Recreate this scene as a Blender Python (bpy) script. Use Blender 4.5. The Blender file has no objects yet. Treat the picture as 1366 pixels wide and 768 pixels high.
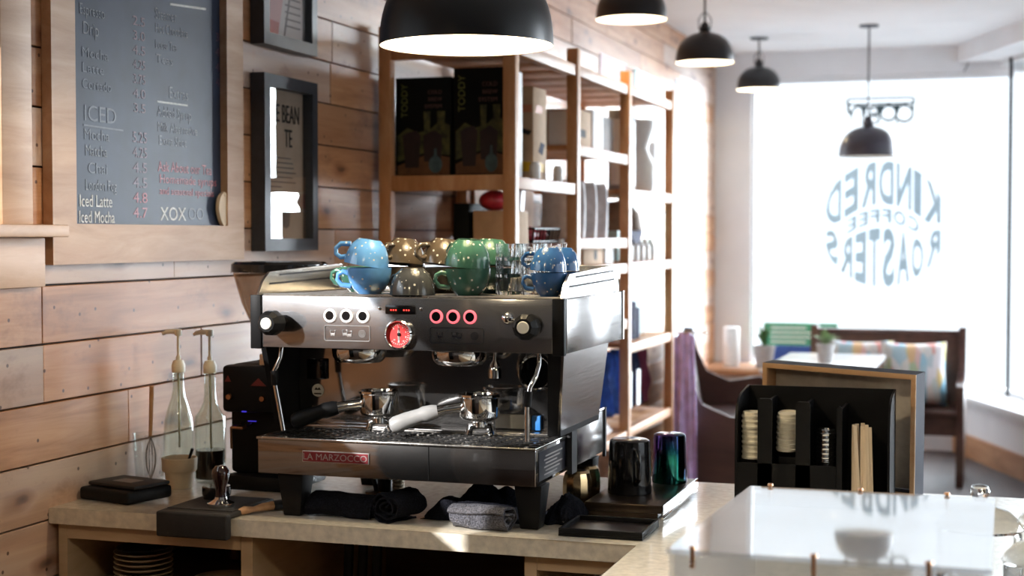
import bpy, bmesh, math, random
from mathutils import Vector, Matrix, noise
random.seed(7)
PI = math.pi
COL = bpy.context.scene.collection
sc = bpy.context.scene

# ------------------------------------------------------------------ mesh builder
class MB:
    def __init__(s): s.bm = bmesh.new()
    def _add(s, verts, faces, mi=0, M=None):
        if M is not None: verts = [M @ Vector(v) for v in verts]
        vs = [s.bm.verts.new(v) for v in verts]
        out = []
        for f in faces:
            try:
                fc = s.bm.faces.new([vs[i] for i in f]); fc.material_index = mi; out.append(fc)
            except ValueError: pass
        return vs, out
    def box(s, lo, hi, bev=0, mi=0, M=None, seg=2):
        x0,y0,z0 = lo; x1,y1,z1 = hi
        v = [(x0,y0,z0),(x1,y0,z0),(x1,y1,z0),(x0,y1,z0),(x0,y0,z1),(x1,y0,z1),(x1,y1,z1),(x0,y1,z1)]
        f = [(0,3,2,1),(4,5,6,7),(0,1,5,4),(1,2,6,5),(2,3,7,6),(3,0,4,7)]
        vs, fs = s._add(v, f, mi, M)
        if bev > 0:
            es = list({e for fc in fs for e in fc.edges})
            r = bmesh.ops.bevel(s.bm, geom=es, offset=bev, segments=seg, affect='EDGES', profile=0.5)
            for fc in r['faces']: fc.material_index = mi
        return s
    def frustum(s, lo, hi, tx, ty, mi=0, bev=0, M=None):   # box whose bottom shrinks by tx, ty per side
        x0,y0,z0 = lo; x1,y1,z1 = hi
        v = [(x0+tx,y0+ty,z0),(x1-tx,y0+ty,z0),(x1-tx,y1-ty,z0),(x0+tx,y1-ty,z0),(x0,y0,z1),(x1,y0,z1),(x1,y1,z1),(x0,y1,z1)]
        f = [(0,3,2,1),(4,5,6,7),(0,1,5,4),(1,2,6,5),(2,3,7,6),(3,0,4,7)]
        vs, fs = s._add(v, f, mi, M)
        if bev > 0:
            es = list({e for fc in fs for e in fc.edges})
            r = bmesh.ops.bevel(s.bm, geom=es, offset=bev, segments=2, affect='EDGES', profile=0.5)
            for fc in r['faces']: fc.material_index = mi
        return s
    def lathe(s, prof, c=(0,0,0), seg=32, mi=0, M=None, facet=False):
        # prof: list of (r, z); closed at r==0
        v = []; rows = []
        for r, z in prof:
            if r < 1e-6:
                rows.append([len(v)]); v.append((c[0], c[1], c[2]+z))
            else:
                row = []
                for i in range(seg):
                    a = 2*PI*i/seg
                    row.append(len(v)); v.append((c[0]+r*math.cos(a), c[1]+r*math.sin(a), c[2]+z))
                rows.append(row)
        f = []
        for a, b in zip(rows[:-1], rows[1:]):
            if len(a) == 1 and len(b) == 1: continue
            for i in range(seg):
                j = (i+1) % seg
                if len(a) == 1: f.append((a[0], b[j], b[i]))
                elif len(b) == 1: f.append((a[i], a[j], b[0]))
                else: f.append((a[i], a[j], b[j], b[i]))
        s._add(v, f, mi, M); return s
    def cyl(s, p0, p1, r0, r1=None, seg=24, mi=0, cap=True):
        r1 = r0 if r1 is None else r1
        p0 = Vector(p0); p1 = Vector(p1); d = p1-p0
        q = d.to_track_quat('Z','Y').to_matrix().to_4x4(); q.translation = p0
        L = d.length
        pr = [(r0,0),(r1,L)]
        if cap: pr = [(0,0)]+pr+[(0,L)]
        return s.lathe(pr, seg=seg, mi=mi, M=q)
    def alathe(s, prof, p0, d, seg=32, mi=0):     # lathe about an arbitrary axis
        q = Vector(d).to_track_quat('Z','Y').to_matrix().to_4x4(); q.translation = Vector(p0)
        return s.lathe(prof, seg=seg, mi=mi, M=q)
    def tube(s, pts, r, seg=10, mi=0, closed=False):
        pts = [Vector(p) for p in pts]; n = len(pts)
        rs = r if isinstance(r,(list,tuple)) else [r]*n
        v = []; f = []
        up = None
        for i, p in enumerate(pts):
            if closed: t = (pts[(i+1)%n]-pts[i-1])
            else: t = pts[min(i+1,n-1)]-pts[max(i-1,0)]
            t = t.normalized()
            if up is None:
                up = Vector((0,0,1)) if abs(t.z) < 0.9 else Vector((1,0,0))
            a = (up - t*up.dot(t)).normalized(); up = a
            b = t.cross(a)
            for k in range(seg):
                an = 2*PI*k/seg
                v.append(p + (a*math.cos(an)+b*math.sin(an))*rs[i])
        m = n if closed else n-1
        for i in range(m):
            for k in range(seg):
                k2 = (k+1)%seg; i2 = (i+1)%n
                f.append((i*seg+k, i*seg+k2, i2*seg+k2, i2*seg+k))
        if not closed:
            f.append(tuple(reversed(range(seg)))); f.append(tuple((n-1)*seg+k for k in range(seg)))
        s._add(v, f, mi); return s
    def torus(s, c, R, r, axis=(0,0,1), seg=32, sub=8, mi=0):
        q = Vector(axis).to_track_quat('Z','Y').to_matrix()
        pts = [Vector(c)+q@Vector((R*math.cos(2*PI*i/seg), R*math.sin(2*PI*i/seg), 0)) for i in range(seg)]
        return s.tube(pts, r, sub, mi, True)
    def prism(s, pts, a, b, plane='xy', mi=0, M=None):
        # polygon pts in a plane, extruded a..b along the remaining axis
        def P(u, w, t):
            return {'xy':(u,w,t),'xz':(u,t,w),'yz':(t,u,w)}[plane]
        n = len(pts)
        v = [P(u,w,a) for u,w in pts]+[P(u,w,b) for u,w in pts]
        f = [tuple(reversed(range(n))), tuple(range(n,2*n))]+[(i,(i+1)%n,n+(i+1)%n,n+i) for i in range(n)]
        s._add(v, f, mi, M); return s
    def ball(s, c, r, seg=24, mi=0, sz=(1,1,1)):
        n = 12
        pr = [(r*math.sin(PI*i/n), -r*math.cos(PI*i/n)) for i in range(n+1)]
        pr[0] = (0,-r); pr[-1] = (0,r)
        M = Matrix.Translation(c) @ Matrix.Diagonal((sz[0],sz[1],sz[2],1))
        return s.lathe(pr, seg=seg, mi=mi, M=M)
    def text(s, body, size, M, depth=0.0006, mi=0, align='LEFT', sx=1.0, mirror=False):
        for v, f in [glyphs(body, size, depth, align)]:
            vv = [((-x if mirror else x)*sx, y, z) for x,y,z in v]
            s._add(vv, f, mi, M)
        return s
    def build(s, name, mats, parent=None, origin=None, smooth=35, sub=0):
        bm = s.bm
        bmesh.ops.recalc_face_normals(bm, faces=bm.faces)
        if origin is not None: bmesh.ops.translate(bm, verts=bm.verts, vec=-Vector(origin))
        me = bpy.data.meshes.new(name); bm.to_mesh(me); bm.free()
        for m in (mats if isinstance(mats,(list,tuple)) else [mats]): me.materials.append(m)
        if smooth:
            me.shade_smooth(); me.set_sharp_from_angle(angle=math.radians(smooth))
        o = bpy.data.objects.new(name, me); COL.objects.link(o)
        if parent is not None: o.parent = parent
        if sub:
            md = o.modifiers.new('sub','SUBSURF'); md.levels = sub; md.render_levels = sub
        return o

_gc = {}
def glyphs(body, size, depth, align, bold=0.0):
    k = (body, size, depth, align, bold)
    if k in _gc: return _gc[k]
    cu = bpy.data.curves.new('lettering','FONT'); cu.body = body; cu.size = size
    cu.align_x = align; cu.extrude = depth; cu.resolution_u = 3; cu.offset = bold*size
    o = bpy.data.objects.new('lettering', cu); COL.objects.link(o)
    dg = bpy.context.evaluated_depsgraph_get()
    me = o.evaluated_get(dg).to_mesh()
    v = [tuple(x.co) for x in me.vertices]; f = [tuple(p.vertices) for p in me.polygons]
    o.evaluated_get(dg).to_mesh_clear()
    bpy.data.objects.remove(o); bpy.data.curves.remove(cu)
    _gc[k] = (v, f); return v, f

def frame_M(o, ux, uy):     # matrix: local x->ux, y->uy, z->normal
    ux = Vector(ux).normalized(); uy = Vector(uy).normalized(); n = ux.cross(uy)
    m = Matrix((ux,uy,n)).transposed().to_4x4(); m.translation = Vector(o); return m

def thing(name, label, cat, loc=(0,0,0), rotz=0, group=None):
    o = bpy.data.objects.new(name, None); COL.objects.link(o); o.empty_display_size = .05
    o.location = loc; o.rotation_euler = (0,0,rotz); return tag(o, label, cat, group)
def tag(o, label, cat, group=None, kind=None):
    o['label'] = label; o['category'] = cat
    if group: o['group'] = group
    if kind: o['kind'] = kind
    return o
def struct(o): o['kind'] = 'structure'; return o
def dup(root, loc, rotz=None, label=None, group=None, rot=None, scale=None):
    r = root.copy(); COL.objects.link(r); r.location = loc
    if rotz is not None: r.rotation_euler = (0,0,rotz)
    if rot is not None: r.rotation_euler = rot
    if scale is not None: r.scale = (scale,)*3
    if label: r['label'] = label
    if group: r['group'] = group
    for ch in list(root.children):
        c = ch.copy(); COL.objects.link(c); c.parent = r
        for g in list(ch.children):
            d = g.copy(); COL.objects.link(d); d.parent = c
    return r

# ------------------------------------------------------------------ materials
def newmat(name):
    m = bpy.data.materials.new(name); m.use_nodes = True
    nt = m.node_tree; b = nt.nodes['Principled BSDF']; return m, nt, b
def node(nt, t, **kw):
    n = nt.nodes.new(t)
    for k, v in kw.items():
        if k.startswith('i_'):
            n.inputs[int(k[2:]) if k[2:].isdigit() else k[2:].replace('_',' ')].default_value = v
        else: setattr(n, k, v)
    return n
def rgba(c): return (c[0],c[1],c[2],1)
def coords(nt, scale=(1,1,1), obj=True):
    tc = node(nt,'ShaderNodeTexCoord'); mp = node(nt,'ShaderNodeMapping'); mp.inputs['Scale'].default_value = scale
    nt.links.new(tc.outputs['Object'], mp.inputs['Vector']); return mp.outputs['Vector']
def ramp(nt, fac, stops):
    r = node(nt,'ShaderNodeValToRGB'); e = r.color_ramp.elements
    while len(e) < len(stops): e.new(0.5)
    for i,(p,c) in enumerate(stops): e[i].position = p; e[i].color = rgba(c)
    nt.links.new(fac, r.inputs['Fac']); return r.outputs['Color']
def mixc(nt, fac, a, b, blend='MIX'):
    m = node(nt,'ShaderNodeMix', data_type='RGBA', blend_type=blend)
    if isinstance(fac,(int,float)): m.inputs[0].default_value = fac
    else: nt.links.new(fac, m.inputs[0])
    for s_, k in ((a,6),(b,7)):
        if isinstance(s_, tuple): m.inputs[k].default_value = rgba(s_)
        else: nt.links.new(s_, m.inputs[k])
    return m.outputs[2]
def M(name, c, rough=.5, metal=0., var=.12, scale=25., bump=0., spec=.5, rvar=0., coat=0.):
    m, nt, b = newmat(name)
    v = coords(nt); n = node(nt,'ShaderNodeTexNoise', i_Scale=scale, i_Detail=4.0); nt.links.new(v, n.inputs['Vector'])
    lo = tuple(max(0,x*(1-var)) for x in c); hi = tuple(min(1,x*(1+var)) for x in c)
    nt.links.new(ramp(nt, n.outputs['Fac'], [(.3,lo),(.7,hi)]), b.inputs['Base Color'])
    b.inputs['Roughness'].default_value = rough; b.inputs['Metallic'].default_value = metal
    b.inputs['Specular IOR Level'].default_value = spec
    b.inputs['Coat Weight'].default_value = coat
    if rvar:
        mr = node(nt,'ShaderNodeMapRange'); mr.inputs['To Min'].default_value = max(0,rough-rvar); mr.inputs['To Max'].default_value = rough+rvar
        nt.links.new(n.outputs['Fac'], mr.inputs['Value']); nt.links.new(mr.outputs[0], b.inputs['Roughness'])
    if bump:
        bp = node(nt,'ShaderNodeBump', i_Strength=bump, i_Distance=.004); nt.links.new(n.outputs['Fac'], bp.inputs['Height'])
        nt.links.new(bp.outputs[0], b.inputs['Normal'])
    return m
def WOOD(name, dark, mid, light, stretch=(18,1.5,18), rough=.55, knots=True, attr=False, grey=None, coat=0):
    m, nt, b = newmat(name)
    v = coords(nt, stretch)
    if attr:
        at = node(nt,'ShaderNodeAttribute', attribute_name='board'); 
        mul = node(nt,'ShaderNodeVectorMath', operation='SCALE'); mul.inputs['Scale'].default_value = 37.0
        nt.links.new(at.outputs['Color'], mul.inputs[0])
        ad = node(nt,'ShaderNodeVectorMath', operation='ADD'); nt.links.new(v, ad.inputs[0]); nt.links.new(mul.outputs[0], ad.inputs[1]); v = ad.outputs[0]
    n1 = node(nt,'ShaderNodeTexNoise', i_Scale=1.0, i_Detail=6.0, i_Roughness=.65, i_Distortion=.6); nt.links.new(v, n1.inputs['Vector'])
    n2 = node(nt,'ShaderNodeTexNoise', i_Scale=.35, i_Detail=2.0); nt.links.new(v, n2.inputs['Vector'])
    c = ramp(nt, n1.outputs['Fac'], [(.25,dark),(.5,mid),(.75,light)])
    c2 = ramp(nt, n2.outputs['Fac'], [(.3,tuple(x*.72 for x in mid)),(.5,(1,1,1)),(.72,light)])
    c = mixc(nt, .35, c, c2, 'MULTIPLY')
    if attr:
        sp = node(nt,'ShaderNodeSeparateColor'); nt.links.new(at.outputs['Color'], sp.inputs[0])
        tone = ramp(nt, sp.outputs[0], [(0,(.78,.74,.70)),(.5,(1,1,1)),(1,(1.0,.93,.82))])
        c = mixc(nt, 1.0, c, tone, 'MULTIPLY')
        if grey:
            gm = node(nt,'ShaderNodeMath', operation='GREATER_THAN', i_1=.62); nt.links.new(sp.outputs[1], gm.inputs[0])
            gg = node(nt,'ShaderNodeTexNoise', i_Scale=.5, i_Detail=3.0); nt.links.new(v, gg.inputs['Vector'])
            gmu = node(nt,'ShaderNodeMath', operation='MULTIPLY'); nt.links.new(gm.outputs[0], gmu.inputs[0]); nt.links.new(gg.outputs['Fac'], gmu.inputs[1])
            c = mixc(nt, gmu.outputs[0], c, grey)
    if knots:
        se = node(nt,'ShaderNodeSeparateXYZ'); nt.links.new(coords(nt,(1,1,1)), se.inputs[0])
        def flat(sy, sz, dist=.0):
            cb_ = node(nt,'ShaderNodeCombineXYZ')
            for k_, s_ in ((1,sy),(2,sz)):
                mu = node(nt,'ShaderNodeMath', operation='MULTIPLY', i_1=s_); nt.links.new(se.outputs[k_], mu.inputs[0]); nt.links.new(mu.outputs[0], cb_.inputs[k_-1])
            if not dist: return cb_.outputs[0]
            nn = node(nt,'ShaderNodeTexNoise', i_Scale=2.0, i_Detail=3.0); nt.links.new(cb_.outputs[0], nn.inputs['Vector'])
            sc_ = node(nt,'ShaderNodeVectorMath', operation='SCALE'); sc_.inputs['Scale'].default_value = dist; nt.links.new(nn.outputs['Color'], sc_.inputs[0])
            ad_ = node(nt,'ShaderNodeVectorMath', operation='ADD'); nt.links.new(cb_.outputs[0], ad_.inputs[0]); nt.links.new(sc_.outputs[0], ad_.inputs[1]); return ad_.outputs[0]
        def spots(vec, scale, stops, amt, c):
            vo = node(nt,'ShaderNodeTexVoronoi', voronoi_dimensions='2D', i_Scale=scale); nt.links.new(vec, vo.inputs['Vector'])
            return mixc(nt, amt, c, ramp(nt, vo.outputs['Distance'], stops), 'MULTIPLY')
        c = spots(flat(2.0,4.6,.25), 1.0, [(0,(.12,.09,.09)),(.035,(.30,.22,.20)),(.06,(.62,.50,.46)),(.13,(1,1,1))], .9, c)
        c = spots(flat(1.0,1.0), 8.5, [(0,(.10,.06,.05)),(.028,(.16,.10,.09)),(.042,(1,1,1))], .9, c)
        st_ = node(nt,'ShaderNodeTexNoise', i_Scale=1.0, i_Detail=5.0, i_Roughness=.7); nt.links.new(flat(3.0,5.0), st_.inputs['Vector'])
        c = mixc(nt, .8, c, ramp(nt, st_.outputs['Fac'], [(.30,(.55,.47,.45)),(.44,(1,1,1)),(.60,(1,1,1)),(.72,(1.0,.80,.62))]), 'MULTIPLY')
    nt.links.new(c, b.inputs['Base Color']); b.inputs['Roughness'].default_value = rough
    b.inputs['Coat Weight'].default_value = coat
    bp = node(nt,'ShaderNodeBump', i_Strength=.15, i_Distance=.003); nt.links.new(n1.outputs['Fac'], bp.inputs['Height']); nt.links.new(bp.outputs[0], b.inputs['Normal'])
    return m
def THIN(name, tint=(1,1,1), edge=.04, rough=0.0, haze=0.):
    m = bpy.data.materials.new(name); m.use_nodes = True; nt = m.node_tree
    for n in list(nt.nodes): nt.nodes.remove(n)
    out = node(nt,'ShaderNodeOutputMaterial'); tr = node(nt,'ShaderNodeBsdfTransparent'); tr.inputs[0].default_value = rgba(tint)
    gl = node(nt,'ShaderNodeBsdfGlossy'); gl.inputs['Roughness'].default_value = rough
    lw = node(nt,'ShaderNodeLayerWeight', i_Blend=.5)
    pw = node(nt,'ShaderNodeMath', operation='POWER', i_1=4.5); nt.links.new(lw.outputs['Facing'], pw.inputs[0])
    ma = node(nt,'ShaderNodeMath', operation='MULTIPLY_ADD', i_1=1-edge, i_2=edge); nt.links.new(pw.outputs[0], ma.inputs[0])
    mx = node(nt,'ShaderNodeMixShader'); nt.links.new(ma.outputs[0], mx.inputs[0]); nt.links.new(tr.outputs[0], mx.inputs[1]); nt.links.new(gl.outputs[0], mx.inputs[2])
    last = mx.outputs[0]
    if haze:  # mottled pale film; on the case lid it stands in for glare
        df = node(nt,'ShaderNodeBsdfDiffuse'); df.inputs[0].default_value = (.8,.8,.8,1)
        nz = node(nt,'ShaderNodeTexNoise', i_Scale=3.0); nt.links.new(coords(nt), nz.inputs['Vector'])
        mu = node(nt,'ShaderNodeMath', operation='MULTIPLY', i_1=haze); nt.links.new(nz.outputs['Fac'], mu.inputs[0])
        m2 = node(nt,'ShaderNodeMixShader'); nt.links.new(mu.outputs[0], m2.inputs[0]); nt.links.new(last, m2.inputs[1]); nt.links.new(df.outputs[0], m2.inputs[2]); last = m2.outputs[0]
    nt.links.new(last, out.inputs[0]); return m
def EMIT(name, c, s):
    m, nt, b = newmat(name); b.inputs['Base Color'].default_value = rgba(c)
    b.inputs['Emission Color'].default_value = rgba(c); b.inputs['Emission Strength'].default_value = s; return m
def SPECKLE(name, c, rough=.18):
    m, nt, b = newmat(name); v = coords(nt)
    vo = node(nt,'ShaderNodeTexVoronoi', i_Scale=72.0); nt.links.new(v, vo.inputs['Vector'])
    k = ramp(nt, vo.outputs['Distance'], [(0,(1,1,1)),(.15,(1,1,1)),(.19,(0,0,0))])
    nz = node(nt,'ShaderNodeTexNoise', i_Scale=24.0); nt.links.new(v, nz.inputs['Vector'])
    base = ramp(nt, nz.outputs['Fac'], [(.35,tuple(x*.85 for x in c)),(.65,tuple(min(1,x*1.15) for x in c))])
    nt.links.new(mixc(nt, k, base, (.85,.82,.72)), b.inputs['Base Color'])
    b.inputs['Roughness'].default_value = rough; b.inputs['Coat Weight'].default_value = .4; b.inputs['Coat Roughness'].default_value = .08; return m
def STEEL(name, c=(.62,.60,.58), rough=.22, streak=(2,2,60), rv=.1, scratch=0.):
    m, nt, b = newmat(name); v = coords(nt, streak)
    n = node(nt,'ShaderNodeTexNoise', i_Scale=4.0, i_Detail=5.0); nt.links.new(v, n.inputs['Vector'])
    mr = node(nt,'ShaderNodeMapRange'); mr.inputs['To Min'].default_value = max(.02,rough-rv); mr.inputs['To Max'].default_value = rough+rv
    nt.links.new(n.outputs['Fac'], mr.inputs['Value']); nt.links.new(mr.outputs[0], b.inputs['Roughness'])
    n2 = node(nt,'ShaderNodeTexNoise', i_Scale=9.0, i_Detail=6.0); nt.links.new(coords(nt), n2.inputs['Vector'])
    nt.links.new(ramp(nt, n2.outputs['Fac'], [(.3,tuple(x*.86 for x in c)),(.7,c)]), b.inputs['Base Color'])
    b.inputs['Metallic'].default_value = 1.0
    if scratch:
        bp = node(nt,'ShaderNodeBump', i_Strength=scratch, i_Distance=.002); nt.links.new(n2.outputs['Fac'], bp.inputs['Height']); nt.links.new(bp.outputs[0], b.inputs['Normal'])
    return m
def GLASS(name, c=(1,1,1), rough=0.0, ior=1.45):
    m, nt, b = newmat(name); b.inputs['Base Color'].default_value = rgba(c); b.inputs['Roughness'].default_value = rough
    b.inputs['Transmission Weight'].default_value = 1.0; b.inputs['IOR'].default_value = ior; return m

m_plank = WOOD('plank_wood', (.33,.145,.06), (.52,.265,.13), (.64,.38,.22), (14,1.6,22), .42, True, True, (.50,.44,.40))
m_frame = WOOD('board_frame_wood', (.43,.25,.135), (.54,.335,.20), (.63,.42,.27), (20,3,20), .5, False)
m_shelfw = WOOD('shelf_pine', (.42,.18,.065), (.55,.27,.11), (.66,.38,.19), (20,3,5), .5, False)
m_cab = WOOD('cabinet_plywood', (.48,.34,.20), (.60,.45,.29), (.68,.53,.36), (3,3,12), .6, False)
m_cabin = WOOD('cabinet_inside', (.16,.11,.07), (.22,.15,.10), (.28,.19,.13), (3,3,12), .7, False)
m_pew = WOOD('pew_wood', (.040,.017,.014), (.065,.028,.022), (.095,.042,.032), (10,2,10), .3, False, coat=.3)
m_trimw = WOOD('baseboard_wood', (.30,.14,.06), (.42,.21,.10), (.52,.29,.15), (3,3,14), .5, False)
m_signw = WOOD('sign_frame_wood', (.45,.25,.12), (.55,.33,.17), (.63,.41,.24), (4,4,20), .55, False)
m_stickw = WOOD('stick_wood', (.62,.47,.32), (.72,.58,.41), (.80,.67,.50), (60,60,6), .6, False)
m_woodh = WOOD('brush_wood', (.36,.18,.08), (.48,.27,.13), (.58,.36,.19), (30,30,30), .5, False)
m_floor = WOOD('floor_wood', (.030,.016,.013), (.05,.028,.022), (.075,.042,.032), (10,1.2,10), .6, False)
m_paint = M('wall_paint', (.72,.72,.73), .7, 0, .04, 4)
m_ceil = M('ceiling_paint', (.88,.89,.90), .8, 0, .03, 3)
m_sill = M('sill_paint', (.72,.73,.74), .45, 0, .03, 6)
m_darkwall = M('rear_wall_paint', (.045,.03,.022), .6, 0, .15, 5)
m_top = M('stone_worktop', (.80,.73,.60), .24, 0, .14, 60, coat=.3)
m_slate = M('chalkboard_slate', (.022,.032,.060), .36, 0, .35, 6, spec=.25)
m_chalk = M('white_chalk', (.60,.58,.54), .4, 0, .3, 120)
m_chalkd = M('worn_chalk', (.045,.056,.085), .36, 0, .3, 120)
m_chalkf = M('faint_chalk', (.085,.095,.12), .36, 0, .3, 120)
m_chalkr = M('red_chalk', (.36,.10,.13), .4, 0, .3, 120)
m_chalkrd = M('worn_red_chalk', (.085,.042,.07), .36, 0, .3, 120)
m_black = M('black_plastic', (.0055,.0055,.006), .5, 0, .2, 30, spec=.16)
m_blackm = M('black_matt', (.010,.010,.011), .6, 0, .2, 30)
m_blackg = M('black_gloss', (.008,.008,.009), .12, 0, .2, 30)
m_lampb = M('lamp_enamel', (.008,.008,.009), .32, 0, .2, 10)
m_lampg = M('lamp_hazed_enamel', (.035,.032,.045), .4, 0, .2, 10)  # black enamel lifted to purple-grey, the window's bloom put into the colour
m_lampw = M('lamp_lining', (.85,.84,.78), .5, 0, .03, 10)
m_bulb = EMIT('bulb_glow', (1,.83,.55), 22)
m_pframe = M('picture_frame_paint', (.030,.034,.042), .35, 0, .2, 30)
m_kraftp = M('poster_paper', (.43,.33,.25), .8, 0, .1, 14)
m_greyp = M('pale_print_paper', (.58,.55,.53), .8, 0, .08, 10)
m_redp = M('red_print', (.48,.13,.11), .8, 0, .2, 9)
m_pinkp = M('pink_print', (.62,.36,.36), .8, 0, .15, 9)
m_ink = M('black_ink', (.02,.02,.02), .8, 0, .1, 50)
m_inkg = M('grey_ink', (.12,.10,.09), .8, 0, .1, 50)
m_steel = STEEL('brushed_steel', (.60,.585,.57), .22, (2,2,60), .07)
m_mirror = STEEL('polished_steel', (.47,.455,.44), .09, (30,2,3), .05, .03)
m_panel = STEEL('panel_steel', (.50,.49,.485), .29, (3,3,3), .09, .04)
m_tray = STEEL('tray_steel', (.58,.56,.53), .24, (60,8,8), .1, .2)
def DUAL(name, c, r1, r2, fac):
    m = STEEL(name, c, r1, (3,3,3), .04); nt = m.node_tree; out = nt.nodes['Material Output']; b = nt.nodes['Principled BSDF']
    b2 = node(nt,'ShaderNodeBsdfPrincipled'); b2.inputs['Metallic'].default_value = 1; b2.inputs['Roughness'].default_value = r2; b2.inputs['Base Color'].default_value = rgba(c)
    n = node(nt,'ShaderNodeTexNoise', i_Scale=14.0, i_Detail=6.0, i_Roughness=.7); nt.links.new(coords(nt), n.inputs['Vector'])
    mr = node(nt,'ShaderNodeMapRange'); mr.inputs['To Min'].default_value = fac*.5; mr.inputs['To Max'].default_value = fac*1.5; nt.links.new(n.outputs['Fac'], mr.inputs['Value'])
    mx = node(nt,'ShaderNodeMixShader'); nt.links.new(mr.outputs[0], mx.inputs[0]); nt.links.new(b.outputs[0], mx.inputs[1]); nt.links.new(b2.outputs[0], mx.inputs[2]); nt.links.new(mx.outputs[0], out.inputs[0]); return m
m_panel = DUAL('panel_steel', (.44,.44,.455), .10, .45, .20)
m_mirror = DUAL('polished_steel', (.35,.34,.335), .07, .40, .07)
m_chrome = STEEL('chrome', (.80,.79,.77), .06, (6,6,6), .03)
m_brass = STEEL('brass', (.55,.30,.17), .28, (6,6,6), .05)
m_goldg = STEEL('smoky_gold_glass', (.72,.52,.28), .22, (6,6,6), .08)
m_capw = M('white_cap', (.85,.84,.80), .4, 0, .03, 30)
m_ringw = EMIT('white_lit_ring', (1,.93,.86), .75)
m_ringr = EMIT('red_lit_ring', (1,.16,.20), 1.1)
m_led = EMIT('red_led', (1,.05,.04), 2.0)
m_blueled = EMIT('blue_led', (.08,.06,1), .5)
m_redface = M('gauge_red', (.72,.035,.035), .4, 0, .06, 30)
m_badge = M('badge_grey', (.42,.40,.39), .35, .6, .08, 30)
m_badger = M('badge_red', (.20,.012,.02), .4, 0, .1, 30)
m_white = M('white_plastic', (.82,.82,.80), .45, 0, .04, 20)
m_cream = M('cream_plastic', (.80,.75,.62), .45, 0, .05, 20)
m_ceram = M('cream_ceramic', (.66,.57,.42), .4, 0, .06, 40)
m_bottle = THIN('bottle_glass', (.93,.96,.93), .07)
m_tumbler = THIN('tumbler_glass', (.95,.96,.96), .08)
m_pane = THIN('window_glass', (.98,.99,1.0), .04)
m_pglass = THIN('picture_glass', (.99,.99,.99), .05)
m_acryl = THIN('clear_acrylic', (.95,.96,.98), .10, .02, .10)
m_acryll = THIN('hazed_acrylic', (.95,.97,1.0), .19, .03, .30)  # pale haze in the colour stands for window glare as well as scuffs
m_jar = GLASS('cut_glass', (.97,.98,.98), .0, 1.45)
m_ribbed = THIN('ribbed_glass', (.99,.98,.95), .32, .03)
m_syrup = M('dark_syrup', (.016,.006,.005), .15, 0, .2, 20)
m_rubber = M('black_rubber', (.014,.013,.013), .7, 0, .25, 60, .2)
m_redwood = M('dark_red_handle', (.020,.006,.006), .12, 0, .2, 20, coat=.5)
m_hop = THIN('smoked_hopper', (.72,.66,.60), .06)
m_towel = M('black_terry', (.007,.0075,.011), .95, 0, .5, 260, .8, spec=.08)
m_towelg = M('greyed_terry', (.075,.075,.09), .9, 0, .8, 300, .9)
m_hose = M('braided_hose', (.30,.25,.18), .4, .6, .5, 160, .3)
m_cupb = SPECKLE('blue_glaze', (.032,.115,.30))
m_cupl = SPECKLE('light_blue_glaze', (.14,.38,.78))
m_cupg = SPECKLE('green_glaze', (.05,.15,.105))
m_cupd = SPECKLE('charcoal_glaze', (.055,.058,.06))
m_cupn = SPECKLE('brown_glaze', (.10,.075,.05))
m_logo = M('vinyl_letters', (.42,.58,.68), .7, 0, .05, 10)
m_wsign = M('teal_black_paint', (.02,.05,.06), .5, 0, .2, 10)
m_kraft = M('kraft_card', (.50,.33,.19), .8, 0, .08, 30)
m_boxb = M('black_print_card', (.005,.006,.005), .6, 0, .3, 9, spec=.12)
m_print_green = M('print_olive', (.050,.050,.010), .6, 0, .8, 40)
m_print_wood = M('print_table', (.13,.055,.018), .6, 0, .3, 30)
m_print_drink = M('print_drink', (.018,.007,.006), .5, 0, .4, 30)
m_print_blue = M('print_bottle', (.06,.11,.12), .5, 0, .3, 30)
m_print_txt = M('print_lime', (.13,.14,.025), .6, 0, .2, 30)
m_print_txt2 = M('print_dusty', (.12,.06,.05), .6, 0, .2, 30)
m_whitebox = M('white_card', (.80,.81,.82), .6, 0, .05, 12)
m_greybox = M('grey_card', (.28,.26,.25), .7, 0, .15, 12)
m_teal = M('pale_turquoise_card', (.55,.74,.74), .6, 0, .1, 12)
m_pinkc = M('pale_pink_card', (.72,.58,.60), .7, 0, .1, 12)
m_red = M('red_wrap', (.42,.02,.035), .35, 0, .4, 30, .3)
m_navy = M('navy_cloth', (.012,.018,.06), .85, 0, .4, 30, .4)
m_blue = M('blue_cloth', (.03,.10,.36), .85, 0, .5, 25, .4)
m_maroon = M('maroon_cloth', (.14,.02,.05), .85, 0, .3, 25, .3)
m_purple = M('lilac_cloth', (.60,.46,.78), .8, 0, .25, 18, .3)
m_linen = M('folded_linen', (.66,.64,.65), .85, 0, .15, 30, .4)
m_yellow = M('yellow_sticker', (.75,.45,.02), .6, 0, .05, 20)
m_orange = M('orange_sticker', (.55,.20,.10), .6, 0, .05, 20)
m_leaf = M('leaf_green', (.06,.15,.05), .5, 0, .5, 30)
m_leafl = M('pale_leaf', (.22,.33,.17), .5, 0, .4, 30)
m_potg = M('grey_pot', (.33,.33,.33), .7, 0, .1, 30)
m_greens = M('green_sign', (.06,.30,.16), .6, 0, .15, 20)
m_blues = M('blue_sign', (.03,.08,.30), .6, 0, .15, 20)
m_poster = M('pale_blue_poster', (.66,.74,.82), .7, 0, .12, 7)
m_tabletop = M('white_table', (.80,.80,.81), .12, 0, .03, 8)
m_canvas = M('canvas_back', (.64,.59,.53), .85, 0, .1, 40, .2)
m_bluepaint = M('dark_sign_paint', (.012,.014,.026), .6, 0, .2, 20, spec=.25)
m_plate = M('label_plate', (.010,.012,.020), .3, 0, .2, 20)
m_bluetag = M('blue_tag', (.03,.20,.55), .5, 0, .1, 20)
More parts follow.
